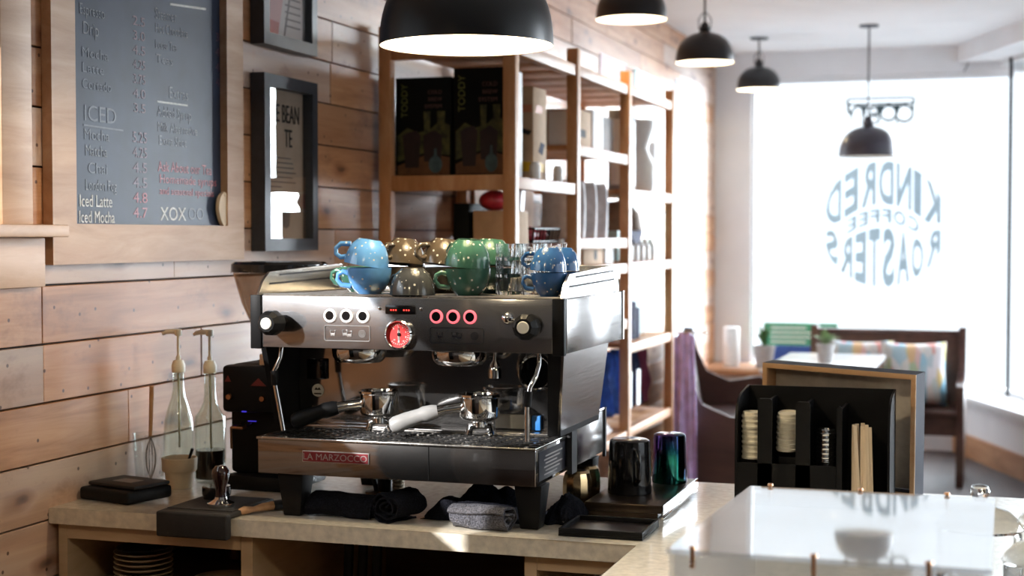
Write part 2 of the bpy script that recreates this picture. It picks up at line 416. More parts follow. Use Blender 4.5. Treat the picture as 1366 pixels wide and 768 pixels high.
m_saucer = M('cream_saucer', (.62,.54,.42), .3, 0, .06, 20)
m_saucerd = M('dark_saucer', (.03,.035,.045), .3, 0, .2, 20)

def IRID(name):
    m, nt, b = newmat(name); v = coords(nt,(6,6,3))
    lw = node(nt,'ShaderNodeLayerWeight', i_Blend=.5)
    n = node(nt,'ShaderNodeTexNoise', i_Scale=1.4, i_Detail=2.0); nt.links.new(v, n.inputs['Vector'])
    c = ramp(nt, n.outputs['Fac'], [(.30,(.02,.02,.12)),(.42,(.12,.02,.20)),(.52,(.02,.10,.18)),(.62,(.03,.30,.22)),(.74,(.04,.05,.3))])
    nt.links.new(c, b.inputs['Base Color']); b.inputs['Metallic'].default_value = 1; b.inputs['Roughness'].default_value = .12; return m
m_irid = IRID('iridescent_steel')
def PILLOW(name):
    m, nt, b = newmat(name); v = coords(nt,(16,9,5))
    vo = node(nt,'ShaderNodeTexVoronoi', i_Scale=1.6); nt.links.new(v, vo.inputs['Vector'])
    sp = node(nt,'ShaderNodeSeparateColor'); nt.links.new(vo.outputs['Color'], sp.inputs[0])
    c = ramp(nt, sp.outputs[0], [(0,(.20,.42,.55)),(.25,(.65,.60,.55)),(.4,(.55,.22,.25)),(.55,(.60,.48,.20)),(.7,(.25,.40,.30)),(.9,(.68,.64,.66))])
    nt.links.new(c, b.inputs['Base Color']); b.inputs['Roughness'].default_value = .9; return m
m_pillow = PILLOW('patterned_fabric')

# ------------------------------------------------------------------ the room
CEIL = 2.82
WY = 11.02
# floor and ceiling
struct(MB().box((-.2,-2.7,-.1),(5.3,11.6,0)).build('floor', m_floor))
struct(MB().box((-.2,-2.7,CEIL),(5.3,11.6,CEIL+.12)).build('ceiling', m_ceil))
# left wall: planks with a window opening
def plank_wall():
    mb = MB(); bm = mb.bm; lay = bm.loops.layers.float_color.new('board')
    hy0, hy1, hz0, hz1 = 1.38, 2.695, 1.53, 2.42
    pitch = .13; z = 1.002 - 8*pitch
    known = {0:[3.20], 1:[2.863,3.555], 2:[2.86,3.9], -1:[3.95], -2:[3.3], 3:[3.42,4.4]}
    k = -8; rnd = random.Random(3)
    def piece(y0,y1,z0,z1):
        if y1-y0 < .004 or z1-z0 < .004: return
        t = rnd.uniform(-.0015,.0015)
        n0 = len(bm.faces)
        mb.box((-.02,y0+.0012,z0+.002),(0+t,y1-.0012,z1-.002), .0012, seg=1)
        bm.faces.ensure_lookup_table()
        col = (rnd.random(), rnd.random(), rnd.random(), 1)
        for f in bm.faces[n0:]:
            for l in f.loops: l[lay] = col
    while z < CEIL:
        z0, z1 = z, min(z+pitch, CEIL)
        if z1 > .0:
            cuts = [-2.6]; y = -2.6
            kn = known.get(k)
            while y < WY:
                y += rnd.uniform(.7,2.3)
                if kn and 2.4 < y < 4.3: continue
                cuts.append(min(y,WY))
            if cuts[-1] < WY: cuts.append(WY)
            if kn: cuts = sorted(cuts+kn)
            for a, b in zip(cuts[:-1],cuts[1:]):
                zz0 = max(z0,0)
                if z1 <= hz0 or z0 >= hz1 or b <= hy0 or a >= hy1: piece(a,b,zz0,z1)
                else:
                    if a < hy0: piece(a,hy0,zz0,z1)
                    if b > hy1: piece(hy1,b,zz0,z1)
                    aa, bb = max(a,hy0), min(b,hy1)
                    if zz0 < hz0: piece(aa,bb,zz0,hz0)
                    if z1 > hz1: piece(aa,bb,hz1,z1)
        z += pitch; k += 1
    # backing around the opening
    for lo, hi in [((-.14,-2.6,0),(-.022,hy0,CEIL)),((-.14,hy1,0),(-.022,WY+.3,CEIL)),((-.14,hy0,0),(-.022,hy1,hz0)),((-.14,hy0,hz1),(-.022,hy1,CEIL))]:
        n0 = len(bm.faces); mb.box(lo,hi,mi=1)
    return struct(mb.build('wall_left', [m_plank, m_blackm], smooth=0))
plank_wall()
# window in the left wall
w = bpy.data.objects.new('window_3', None); COL.objects.link(w); w['kind'] = 'structure'
MB().box((-.02,2.695,1.525),(.022,2.80,2.55),.002).box((-.02,1.27,1.525),(.022,1.378,2.55),.002).box((-.02,1.378,2.42),(.022,2.695,2.55),.002).build('casing', m_frame, w)
MB().box((-.10,1.2,1.498),(.065,2.87,1.525),.003).build('sill', m_frame, w)
MB().box((-.02,1.25,1.39),(.02,2.845,1.497),.002).build('apron', m_frame, w)
fr = MB()
for a in ((1.38,1.42),(2.695,2.695)): fr.box((-.10,a[0],1.53),(-.06,a[1],2.42))
fr.box((-.10,1.38,1.53),(-.06,2.695,1.56)).box((-.10,1.38,2.38),(-.06,2.695,2.42))
fr.build('sash', m_sill, w)
MB().box((-.083,1.42,1.56),(-.079,2.695,2.38)).build('glass', m_pane, w)
MB().box((-.052,1.40,1.955),(-.049,2.72,2.41)).cyl((-.05,1.40,1.955),(-.05,2.72,1.955),.009).build('roller_blind', m_sill, w)

# back wall with the big shop window
wb = MB()
wb.box((-.14,WY,0),(.262,WY+.16,CEIL)).box((.262,WY,0),(2.6,WY+.16,.40)).box((.262,WY,2.635),(2.6,WY+.16,CEIL))
struct(wb.build('wall_back', m_paint))
win = bpy.data.objects.new('window_1', None); COL.objects.link(win); win['kind'] = 'structure'
MB().box((.262,WY+.04,.40),(.285,WY+.12,2.635)).box((.262,WY+.04,2.60),(2.06,WY+.12,2.635)).box((.262,WY+.04,.40),(2.06,WY+.12,.425)).build('frame', m_sill, win)
MB().box((.285,WY+.075,.425),(2.03,WY+.083,2.60)).build('glass', m_pane, win)
# mirrored lettering stuck on the glass: three rows warped into a round badge
lt = MB()
cx, cz, rx, rz = 1.185, 1.585, .415, .452
def row(word, u0, u1, ftop, fbot, wid=None, bold=.0):
    n = len(word); w_ = wid or [1]*n; tot = sum(w_); u = u0
    for ch, ww in zip(word, w_):
        du = (u1-u0)*ww/tot
        v, f = glyphs(ch, 1.0, 0.0, 'LEFT', .035)
        xs = [p[0] for p in v]; ys = [p[1] for p in v]
        x0, x1, y0, y1 = min(xs), max(xs), min(ys), max(ys)
        vv = []
        for p in v:
            s_ = (p[0]-x0)/(x1-x0); t_ = (p[1]-y0)/(y1-y0)
            uu = u + du*(.07+.86*s_)
            a, b = fbot(uu), ftop(uu)
            zz = a + (b-a)*t_
            vv.append((cx - uu*rx, WY+.070, cz + zz*rz))     # reads from the street, so mirrored from inside
        # thicken by a small front/back offset
        k = len(vv)
        allv = vv + [(x,y+.003,z) for x,y,z in vv]
        allf = list(f) + [tuple(i+k for i in reversed(q)) for q in f]
        lt._add(allv, allf)
        u += du
circ = lambda u: math.sqrt(max(0,1-(.95*u)**2))
mid = lambda u: .14 - .50*u*u
def blend(u, a, b, lo=.60, hi=.84):
    t_ = min(1,max(0,(abs(u)-lo)/(hi-lo))); t_ = t_*t_*(3-2*t_); return a*(1-t_)+b*t_
row('KINDRED', -.98, .98, lambda u: circ(u)*.99, lambda u: blend(u, mid(u)+.17, .01), [1.05,.5,.95,.95,.95,.9,1.0])
row('COFFEE', -.62, .62, lambda u: mid(u)+.11, lambda u: mid(u)-.12, [1,1.1,.9,.9,.9,.9])
row('ROASTERS', -.98, .98, lambda u: blend(u, mid(u)-.19, -.09), lambda u: -circ(u)*.99, [1.1,.9,.95,.95,.9,.9,.95,1.0])
lt.build('lettering', m_logo, win)
# angled bay on the right: low wall, sill, glass, soffit
A0, A1 = Vector((1.66,11.08)), Vector((2.571,8.6))
dA = (A1-A0).normalized(); nA = Vector((-dA.y, dA.x))   # to the right / outside
if nA.x < 0: nA = -nA
def strip(off0, off1, z0, z1, s0=0., s1=None):
    L = (A1-A0).length if s1 is None else s1
    p = [A0+dA*s0+nA*off0, A0+dA*L+nA*off0, A0+dA*L+nA*off1, A0+dA*s0+nA*off1]
    return [(q.x,q.y) for q in p], z0, z1
rb = MB()
for q in (strip(.02,.36,0,.385), strip(.0,.36,2.70,CEIL)): rb.prism(*q)
struct(rb.build('wall_right', m_paint))
struct(MB().prism(*strip(-.03,.36,.385,.42)).prism(*strip(.0,.03,.345,.385)).build('trim_1', m_sill))
struct(MB().prism(*strip(-.005,.02,0,.15)).build('baseboard_right', m_trimw))
win2 = bpy.data.objects.new('window_2', None); COL.objects.link(win2); win2['kind'] = 'structure'
LA = (A1-A0).length
fm = MB().prism(*strip(.27,.33,.42,.45)).prism(*strip(.27,.33,2.67,2.70)).prism(*strip(.27,.33,.42,2.70,LA-.06))
fm.build('frame', m_sill, win2)
MB().prism(*strip(.295,.303,.45,2.67,.3)).build('glass', m_pane, win2)
MB().box((2.028,10.80,.42),(2.052,10.86,2.70)).build('mullion', m_pframe, win2)
# rest of the room, unseen from here
struct(MB().box((2.57,8.6,0),(5.15,8.76,CEIL)).build('wall_front', m_paint))
wr = MB(); X5 = 5.0
wr.box((X5,-2.6,0),(X5+.15,1.6,CEIL)).box((X5,7.6,0),(X5+.15,8.6,CEIL)).box((X5,1.6,0),(X5+.15,7.6,.8)).box((X5,1.6,2.55),(X5+.15,7.6,CEIL))
struct(wr.build('wall_east', m_paint))
w4 = bpy.data.objects.new('window_4', None); COL.objects.link(w4); w4['kind'] = 'structure'
f4 = MB()
for y in (1.6,3.55,5.55,7.53): f4.box((X5+.03,y,.8),(X5+.1,y+.07,2.55))
f4.box((X5+.03,1.6,.8),(X5+.1,7.6,.86)).box((X5+.03,1.6,2.49),(X5+.1,7.6,2.55)); f4.build('frame', m_sill, w4)
MB().box((X5+.06,1.6,.8),(X5+.066,7.6,2.55)).build('glass', m_pane, w4)
struct(MB().box((-.14,-2.75,0),(5.15,-2.6,CEIL)).build('wall_rear', m_darkwall))

# ------------------------------------------------------------------ wall things
# chalkboard menu
bd = thing('chalkboard_menu', 'large wood-framed chalkboard drink menu on the plank wall', 'chalkboard', (.0,3.33,1.43))
o = bd.location
BT = 2.46
fm = MB()
def mitred(mb, y0,y1,z0,z1,w_,x0,x1,mi=0):
    for q in ([(y0,z0),(y1,z0),(y1-w_,z0+w_),(y0+w_,z0+w_)], [(y1,z0),(y1,z1),(y1-w_,z1-w_),(y1-w_,z0+w_)],
              [(y1,z1),(y0,z1),(y0+w_,z1-w_),(y1-w_,z1-w_)], [(y0,z1),(y0,z0),(y0+w_,z0+w_),(y0+w_,z1-w_)]):
        mb.prism(q, x0, x1, 'yz', mi)
mitred(fm, 2.865,3.746,1.437,BT,.091,.001,.026)
fm.build('frame', m_frame, bd, o)
MB().box((.001,2.945,1.515),(.005,3.67,BT-.08)).build('slate', m_slate, bd, o)
ch = MB()
def chalk(txt, y, z, size, mi, y1=None, tilt=0.0):
    v, f = glyphs(txt, size, .0004, 'LEFT')
    L = max(p[0] for p in v)
    sx = 1.0 if y1 is None else (y1-y)/L
    ch.text(txt, size, frame_M((.0056,y+.03,z),(0,1,tilt),(0,-tilt,1)), .0004, mi, sx=sx)
def chalkline(y0,z0,y1,z1,t,mi):
    ch.prism([(y0+.03,z0),(y1+.03,z1),(y1+.03,z1+t),(y0+.03,z0+t)], .0051,.006,'yz',mi)
chalk('Iced Latte', 2.965,1.568,.040,0,3.10); chalk('Iced Mocha', 2.963,1.531,.040,0,3.11)
chalk('London Fog', 2.99,1.606,.036,4,3.12); chalk('Chai', 3.0,1.645,.036,2,3.08); chalk('Matcha', 2.99,1.685,.036,4,3.08); chalk('Mocha', 2.985,1.722,.036,2,3.09)
chalk('ICED', 2.985,1.765,.052,2,3.12); chalkline(2.985,1.752,3.15,1.75,.004,2)
chalk('Cortado', 2.98,1.838,.032,2,3.10); chalk('Latte', 2.98,1.875,.032,2,3.07); chalk('Mocha', 2.98,1.91,.032,2,3.09); chalk('Drip', 2.985,1.962,.042,4,3.05); chalk('Espresso', 2.972,2.006,.036,4,3.075)
for i, t in enumerate(['4.7','4.8','4.5','4.5','4.25']): chalk(t, 3.192,1.545+i*.0365,.036,1 if i < 2 else 3,3.255)
chalk('5.25',3.19,1.727,.038,3,3.255)
for i in range(7): chalk(['3.5','4.0','3.75','4.25','4.5','3.0','2.5'][i], 3.195,1.80+i*.035,.032,3,3.25)
chalk('Steamer',3.297,2.038,.040,4,3.40,.03); chalk('Hot Chocolate',3.297,2.004,.034,4,3.455,.03); chalk('Loose Tea',3.297,1.965,.032,2,3.40,.03); chalk('Teas',3.30,1.93,.032,2,3.38)
chalkline(3.37,2.081,3.55,2.094,.005,0)
chalk('Extras',3.36,1.848,.042,4,3.455); chalkline(3.304,1.832,3.452,1.834,.004,0)
chalk('Added Syrup',3.304,1.798,.038,4,3.47); chalk('Milk Alternative',3.304,1.761,.034,4,3.50); chalk('Extra Shot',3.31,1.728,.034,4,3.445)
chalk('Ask About our Tea',3.306,1.662,.036,1,3.575); chalk('Homemade syrups',3.312,1.633,.032,1,3.60); chalk('and seasonal specials',3.312,1.605,.026,1,3.585)
chalk('XOX',3.315,1.540,.048,0,3.44); chalk('OO',3.45,1.543,.044,2,3.53)
for i, t in enumerate(['3.5','4.5','4.0','4.0']): chalk(t, 3.60,2.02-i*.04,.032,3,3.65)
ch.build('chalk_writing', [m_chalk,m_chalkr,m_chalkd,m_chalkrd,m_chalkf], bd, o, smooth=0)
# wooden scoop leaning in the corner of the board
sp = MB()
oval = [(3.645+.031*math.cos(2*PI*i/28)*(1-.30*(math.sin(2*PI*i/28) < 0)*-math.sin(2*PI*i/28)), 1.572+.044*math.sin(2*PI*i/28)) for i in range(28)]
sp.prism(oval, .012,.022,'yz').ball((.017,3.647,1.612),.008)
tag(sp.build('wooden_paddle', m_stickw), 'small pale wooden paddle standing in the chalkboard corner', 'paddle')

# framed pictures
def picture(name, label, y0,y1,z0,z1, content):
    t = thing(name, label, 'picture', (0,(y0+y1)/2,z0), 0, 'framed prints beside the chalkboard')
    o = t.location; f = MB(); mitred(f, y0,y1,z0,z1,.035,.002,.045); f.build('frame', m_pframe, t, o)
    content(t, o)
    MB().box((.030,y0+.03,z0+.03),(.0325,y1-.03,z1-.03)).build('glass', m_pglass, t, o)
def c1(t,o):
    MB().box((.004,3.87,1.49),(.012,4.145,1.925)).build('poster', m_kraftp, t, o)
    b = MB()
    b.text('THE BEAN', .075, frame_M((.0135,3.905,1.83),(0,1,0),(0,0,1)), .0006, 0, sx=.62)
    b.text('TE', .075, frame_M((.0135,4.02,1.76),(0,1,0),(0,0,1)), .0006, 0, sx=.62)
    r2 = random.Random(5)
    for i in range(9): b.box((.0125,3.90,1.725-i*.014),(.0135,3.90+.2*r2.uniform(.5,1),1.7285-i*.014), mi=1)
    b.prism([(4.01,1.53),(4.03,1.522),(4.05,1.53),(4.055,1.57),(4.03,1.58),(4.005,1.57)], .0125,.0135,'yz',1)
    b.build('printed_text', [m_ink,m_inkg], t, o, smooth=0)
picture('framed_poster', 'tall black-framed brown poster with bold BEAN heading', 3.835,4.18,1.458,1.957, c1)
def c2(t,o):
    MB().box((.004,3.87,2.07),(.012,4.145,2.49)).build('poster', m_greyp, t, o)
    b = MB()
    b.prism([(3.872,2.10),(3.99,2.10),(4.07,2.36),(4.0,2.48),(3.872,2.48)], .0122,.0132,'yz',0)
    b.prism([(3.872,2.075),(3.985,2.075),(3.99,2.115),(3.91,2.12),(3.872,2.10)], .0124,.0136,'yz',1)
    b.prism([(4.02,2.08),(4.028,2.08),(4.12,2.38),(4.112,2.38)], .0124,.0136,'yz',2)
    for i in range(5): b.box((.0122,4.03,2.11+i*.02),(.0132,4.13,2.115+i*.02), mi=2)
    b.build('printed_picture', [m_pinkp,m_redp,m_inkg], t, o, smooth=0)
picture('framed_print', 'black-framed print in red and grey hanging above the brown poster', 3.835,4.18,2.037,2.52, c2)
tag(MB().box((.001,9.58,.80),(.006,10.5,2.50)).build('wall_poster', m_poster), 'tall pale blue poster on the left wall by the shop window', 'poster')
tag(MB().box((.001,7.68,2.20),(.006,8.25,2.45)).build('paper_banner', m_pinkc), 'pale pink paper banner on the wall above the shelves', 'banner')
tag(MB().box((.001,8.45,2.22),(.006,9.05,2.45)).build('paper_banner', m_teal), 'pale turquoise paper banner on the wall above the shelves', 'banner')

# ------------------------------------------------------------------ worktop and cabinets
WT = .90
wt = MB()
wt.prism([(0.002,2.872),(1.34,2.872),(1.34,1.2),(2.42,1.2),(2.42,3.665),(0.002,3.665)], WT-.036, WT, 'xy')
es = [e for e in wt.bm.edges if abs(e.verts[0].co.z-e.verts[1].co.z) < 1e-5]
bmesh.ops.bevel(wt.bm, geom=es, offset=.004, segments=2, affect='EDGES', profile=.5)
tag(wt.build('worktop', m_top), 'L-shaped speckled beige stone worktop under the espresso machine', 'worktop')
cb = thing('back_bar_cabinet', 'open plywood cabinet under the worktop below the espresso machine', 'cabinet', (0.67,3.3,0))
o = cb.location
Y0, Y1 = 2.895, 3.63
for x0, x1 in ((.012,.034),(.465,.492),(1.10,1.125)): MB().box((x0,Y0,.0),(x1,Y1,WT-.0365)).build('upright', m_cab, cb, o)
MB().box((.035,Y0,.830),(.464,Y0+.022,.8635)).build('rail', m_cab, cb, o); MB().box((1.126,Y0,.832),(1.337,Y0+.022,.8635)).build('rail', m_cab, cb, o)
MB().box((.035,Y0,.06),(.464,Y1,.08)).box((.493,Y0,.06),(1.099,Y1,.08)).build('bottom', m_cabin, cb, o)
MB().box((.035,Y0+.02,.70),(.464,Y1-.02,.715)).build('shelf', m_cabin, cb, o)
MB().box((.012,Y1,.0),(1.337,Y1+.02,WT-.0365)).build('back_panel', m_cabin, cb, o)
d = MB().box((1.13,Y0+.03,.60),(1.335,Y0+.05,.79),.002).box((1.13,Y0+.03,.79),(1.335,Y0+.045,.80)); dr = d.build('drawer', m_cab, cb, o)
MB().tube([(1.2,Y0+.03,.75),(1.2,Y0+.005,.75),(1.27,Y0+.005,.75),(1.27,Y0+.03,.75)],.005).build('handle', m_steel, dr, o)
pc = thing('peninsula_cabinet', 'wooden counter base under the pastry case', 'cabinet', (1.88,2.4,0))
MB().box((1.37,1.23,0),(2.40,3.64,WT-.0365),.003).build('body', m_cab, pc, pc.location)
# rim of a round basket standing in the dark bay below the machine
rg = thing('round_basket', 'round wicker basket in the dark bay below the machine', 'basket', (.905,3.14,.081))
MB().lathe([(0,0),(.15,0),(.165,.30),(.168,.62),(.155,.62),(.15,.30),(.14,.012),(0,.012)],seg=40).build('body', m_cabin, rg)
MB().torus((0,0,.62),.162,.014).build('rim', m_cab, rg)
# hoses dropping below the counter
for i, x in enumerate((.60,.635,.67)):
    tag(MB().tube([(x,3.16,.855),(x-.005,3.15,.6),(x-.02,3.14,.30),(x-.03,3.1,.095)],.011).build('drain_hose', m_blackm),
        'black hose hanging below the counter, one of a bunch of three', 'hose', 'hoses below the counter')

# ------------------------------------------------------------------ espresso machine
em = thing('espresso_machine', 'steel two-group espresso machine on black legs on the worktop', 'espresso machine', (.815,3.18,WT))
o = em.location
PY = 2.95                                      # front of the control panel
XL, XR = .464, 1.168
MB().box((XL+.006,PY+.012,1.264),(XR-.005,3.43,1.370),.003).build('boiler_housing', m_steel, em, o)
fp = MB().box((XL+.026,PY-.002,1.262),(XR-.026,PY+.012,1.372),.0015).build('control_panel', m_panel, em, o)
for x0, x1 in ((XL,XL+.0255),(XR-.0255,XR)):
    MB().box((x0,PY-.006,1.258),(x1,PY+.0115,1.374),.002).build('end_cap', m_black, em, o)
side = MB().box((XR-.0045,PY+.013,1.262),(XR+.001,3.43,1.372),.001); side.build('side_plate', m_steel, em, o)
MB().box((XR-.004,3.4305,1.262),(XR+.003,3.440,1.374)).build('rear_strip', m_steel, em, o)
# cup tray with rails
g = MB().box((XL+.01,PY+.002,1.3705),(XR-.01,3.43,1.3735))
for i in range(34): g.cyl((XL+.02,PY+.018+i*.012,1.3745),(XR-.02,PY+.018+i*.012,1.3745),.0016,seg=6,cap=False)
g.build('cup_tray', m_tray, em, o)
prof = [(PY+.008,1.373),(PY+.03,1.402),(PY+.062,1.422),(3.395,1.434),(3.418,1.42),(3.432,1.373)]
for nm, x in (('rail',XL+.008),('rail',XR-.013)):
    r = MB().prism(prof, x, x+.005, 'yz')
    for z, a, b in ((1.394,PY+.06,3.39),(1.413,PY+.11,3.38)):
        r.prism([(a,z),(b,z+.006),(b,z+.010),(a,z+.004)], x-.0006, x+.0056, 'yz', 1)
    r.build(nm, [m_steel, m_black], em, o)
MB().box((XL+.014,3.424,1.373),(XR-.014,3.430,1.432),.001).build('rear_rail', m_steel, em, o)
# splash back, cheeks, rear body
MB().box((.480,3.15,1.076),(1.118,3.156,1.263)).build('splash_back', m_mirror, em, o)
def cheek(xt, xb, th, mat, name):
    v = []
    for (y, z, x) in ((2.992,1.262,xt),(3.36,1.262,xt),(3.37,1.08,xb),(3.055,1.08,xb)):
        v.append((x,y,z)); v.append((x+th,y,z))
    m_ = MB(); m_._add(v, [(0,2,4,6),(1,7,5,3),(0,1,3,2),(2,3,5,4),(4,5,7,6),(6,7,1,0)]); return m_.build(name, mat, em, o)
cheek(1.148,1.122,.006,m_steel,'side_panel'); cheek(1.119,1.100,.0285,m_black,'side_cheek'); cheek(.476,.478,-.012,m_black,'side_cheek')
MB().box((.49,3.157,1.08),(1.115,3.42,1.263)).build('rear_body', m_blackm, em, o)
# drip tray base
base = MB().box((.488,2.93,.992),(1.112,3.20,1.066),.002).build('base', m_mirror, em, o)
MB().box((.492,3.201,.995),(1.118,3.45,1.079),.002).box((1.113,3.16,.985),(1.124,3.20,1.14)).box((1.119,3.44,.985),(1.126,3.452,1.10)).build('rear_base', m_blackm, em, o)
MB().box((1.119,3.205,.998),(1.123,3.438,1.096),.001).cyl((1.122,3.205,1.098),(1.122,3.438,1.098),.003,seg=8).build('base_side_panel', m_steel, em, o)
MB().box((1.1122,2.95,1.0),(1.1135,3.14,1.06)).build('data_plate', m_plate, em, o)
dp = MB()
for i in range(6): dp.box((1.1136,2.985+.01*(i%2),1.008+i*.0075),(1.1139,3.08+.02*(i%3),1.011+i*.0075))
dp.build('data_plate_print', m_badge, em, o)
tr = MB().box((.486,2.926,1.066),(1.114,3.149,1.071),.001)
for i in range(26):
    for j in range(7):
        tr.box((.505+i*.0235,2.945+j*.027,1.0711),(.521+i*.0235,2.953+j*.027,1.0725), mi=1)
tr.build('drip_grate', [m_tray, m_black], em, o)
MB().box((.50,3.10,1.0715),(1.09,3.148,1.078),.001).build('rear_ledge', m_steel, em, o)
for x, y in ((.560,2.965),(1.090,2.975),(.560,3.38),(1.090,3.38)):
    MB().frustum((x-.030,y-.028,WT+.0005),(x+.030,y+.032,.992),.010,.009,bev=.003).build('leg', m_black, em, o)
# badge
bg = MB().box((.594,2.9265,1.0215),(.748,2.9295,1.0455),.001).box((.5965,2.9255,1.0235),(.7455,2.9266,1.0435), mi=1).build('badge', [m_badge, m_badger], em, o)
MB().text('LA MARZOCCO', .0195, frame_M((.6705,2.9252,1.0268),(1,0,0),(0,0,1)), .0004, align='CENTER', sx=1.06).build('badge_lettering', m_badge, bg, o, smooth=0)
MB().box((.88,2.9285,.994),(.8808,2.930,1.066)).build('seam', m_black, em, o)
# control panel details
def ring(x, z, mat):
    b = MB().torus((x,PY-.004,z),.0118,.0028,(0,1,0),28,8).build('button', mat, em, o)
    MB().alathe([(0,.004),(.010,.004),(.010,0),(0,0)],(x,PY-.002,z),(0,-1,0),24).build('button_face', m_blackg, b, o)
for x in (.651,.689,.727): ring(x,1.332,m_ringw)
for x in (.892,.929,.966): ring(x,1.334,m_ringr)
def plate(x0,x1,z0,z1,mat):
    pts = []; r_ = .004
    for (px,pz,a0) in ((x1-r_,z1-r_,0),(x0+r_,z1-r_,90),(x0+r_,z0+r_,180),(x1-r_,z0+r_,270)):
        for k in range(5): 
            a = math.radians(a0+k*22.5); pts.append((px+r_*math.cos(a), PY-.003, pz+r_*math.sin(a)))
    b = MB().tube(pts,.0009,6,0,True)
    cx_ = [x0+(x1-x0)*k for k in (.18,.5,.83)]; cz_ = (z0+z1)/2
    def cup(cx,cz,s): 
        b.tube([(cx-.006*s,PY-.0025,cz+.006*s),(cx-.004*s,PY-.0025,cz-.006*s),(cx+.004*s,PY-.0025,cz-.006*s),(cx+.006*s,PY-.0025,cz+.006*s)],.0008,6,0,True)
        b.box((cx-.0045*s,PY-.003,cz-.005*s),(cx+.0045*s,PY-.002,cz-.0005*s))
    cup(cx_[0],cz_,1); cup(cx_[1]-.005,cz_+.001,1); cup(cx_[1]+.005,cz_-.001,1)
    for k in range(3): b.torus((cx_[2],PY-.0025,cz_),.0025+.0025*k,.0006,(0,1,0),20,6)
    b.build('icon_plate', mat, em, o)
plate(.638,.742,1.279,1.311,m_badge); plate(.878,.995,1.279,1.311,m_plate)
ds = MB().box((.778,PY-.005,1.3375),(.845,PY-.001,1.3565),.0015).build('display', m_blackg, em, o)
dg_ = MB()
for x in (.790,.7955,.801,.819,.8245,.830): dg_.box((x,PY-.0056,1.3445),(x+.0028,PY-.0052,1.3475))
dg_.build('display_digits', m_led, ds, o)
for x in (.765,.858): MB().alathe([(0,.004),(.003,.003),(.0042,0)],(x,PY-.0015,1.349),(0,-1,0),16).build('screw', m_chrome, em, o)
ga = MB().alathe([(.024,.0),(.031,.0),(.031,.012),(.028,.016),(.0265,.014),(.0265,.004),(.024,.004)],(.810,PY-.001,1.2955),(0,-1,0),40).build('pressure_gauge', m_chrome, em, o)
MB().alathe([(0,.006),(.0265,.006),(.0265,.003),(0,.003)],(.810,PY-.001,1.2955),(0,-1,0),40).build('gauge_face', m_redface, ga, o)
tk = MB()
for k in range(24):
    a = math.radians(-45+k*270/23); 
    for r0, r1 in ((.0195,.0225) ,):
        tk.box((-.0005,-.0002,r0),(.0005,.0002,r1), M=Matrix.Translation((.810,PY-.0078,1.2955))@Matrix.Rotation(a,4,'Y'))
for k in range(8):
    a = math.radians(-45+k*270/7); tk.text(str(k*2), .005, frame_M((.810+.0165*math.sin(a)-.0015,PY-.0076,1.2955+.0165*math.cos(a)-.0015),(1,0,0),(0,0,1)), .0002)
tk.prism([(.8085+.0,1.279),(.8105+.001,1.279),(.8125,1.300),(.810,1.312),(.8075,1.300)], PY-.0082,PY-.0078,'xz')
tk.build('gauge_marks', m_capw, ga, o, smooth=0)
nd = MB().prism([(.8095,1.283),(.8105,1.283),(.8107,1.309),(.8093,1.309)], PY-.0092,PY-.0084,'xz').alathe([(0,.003),(.0035,.002),(.004,0)],(.810,PY-.008,1.2955),(0,-1,0),16)
nd.build('gauge_needle', m_black, ga, o)
def knob(x, z, capm):
    pr = [(0,0),(.012,0),(.012,.012),(.0255,.016),(.028,.030),(.0265,.046),(.018,.058),(0,.058)]
    k = MB().alathe(pr,(x,PY-.002,z),(0,-1,0),10).build('steam_knob', m_black, em, o, smooth=20)
    MB().alathe([(.0125,.0),(.0125,.003),(.011,.0045),(0,.0045)],(x,PY-.059,z),(0,-1,0),28).build('knob_cap', capm, k, o)
knob(.530,1.316,m_capw); knob(1.098,1.318,m_cream)
MB().ball((1.050,PY-.012,1.333),.0125).cyl((1.050,PY-.0,1.333),(1.075,PY-.02,1.325),.005).build('water_lever', m_chrome, em, o)
# group heads
for x in (.668,.902):
    MB().lathe([(0,-.028),(.050,-.028),(.054,-.024),(.058,-.018),(.060,-.006),(.060,0),(.050,.004),(.050,.03),(0,.03)],(x,3.062,1.255),40).build('group_head', m_chrome, em, o)
    MB().lathe([(0,-.0015),(.047,-.0015),(.047,0),(0,0)],(x,3.062,1.2268),32).build('shower_screen', m_tray, em, o)
# steam wands and hot water spout
def wand(pts, collar):
    s_ = MB().tube(pts,.0055,12).build('steam_wand', m_chrome, em, o)
    a, b = collar; MB().cyl(a,b,.0085,.0075,16).build('wand_grip', m_black, s_, o)
wand([(1.100,3.0,1.264),(1.100,2.995,1.235),(1.096,2.985,1.212),(1.086,2.975,1.190),(1.081,2.972,1.160),(1.082,2.970,1.078)],((1.0835,2.974,1.182),(1.0815,2.972,1.150)))
wand([(.512,3.0,1.264),(.510,2.995,1.235),(.501,2.985,1.208),(.502,2.985,1.18),(.512,2.985,1.13),(.522,2.985,1.078)],((.501,2.985,1.208),(.502,2.985,1.176)))
MB().lathe([(.004,.03),(.005,.012),(.011,.004),(.014,-.010),(.0145,-.026),(.011,-.026),(.010,-.01),(0,0)],(.985,3.05,1.226),24).cyl((.985,3.05,1.25),(.985,3.05,1.264),.004).build('hot_water_spout', m_chrome, em, o)
pt = MB().alathe([(.033,0),(.040,0),(.041,.006),(.037,.011),(.034,.009),(.033,.002)],(1.047,3.149,1.205),(0,-1,0),40).build('brew_port', m_chrome, em, o)
MB().alathe([(0,.003),(.034,.003)],(1.047,3.149,1.205),(0,-1,0),40).build('port_face', m_blackg, pt, o)
MB().box((.503,3.140,1.176),(.551,3.149,1.223),.003).build('control_box', m_blackg, em, o)
st = MB().alathe([(0,.0015),(.0145,.0015),(.0145,0)],(.527,3.1495,1.150),(0,-1,0),32).build('round_sticker', m_capw, em, o)
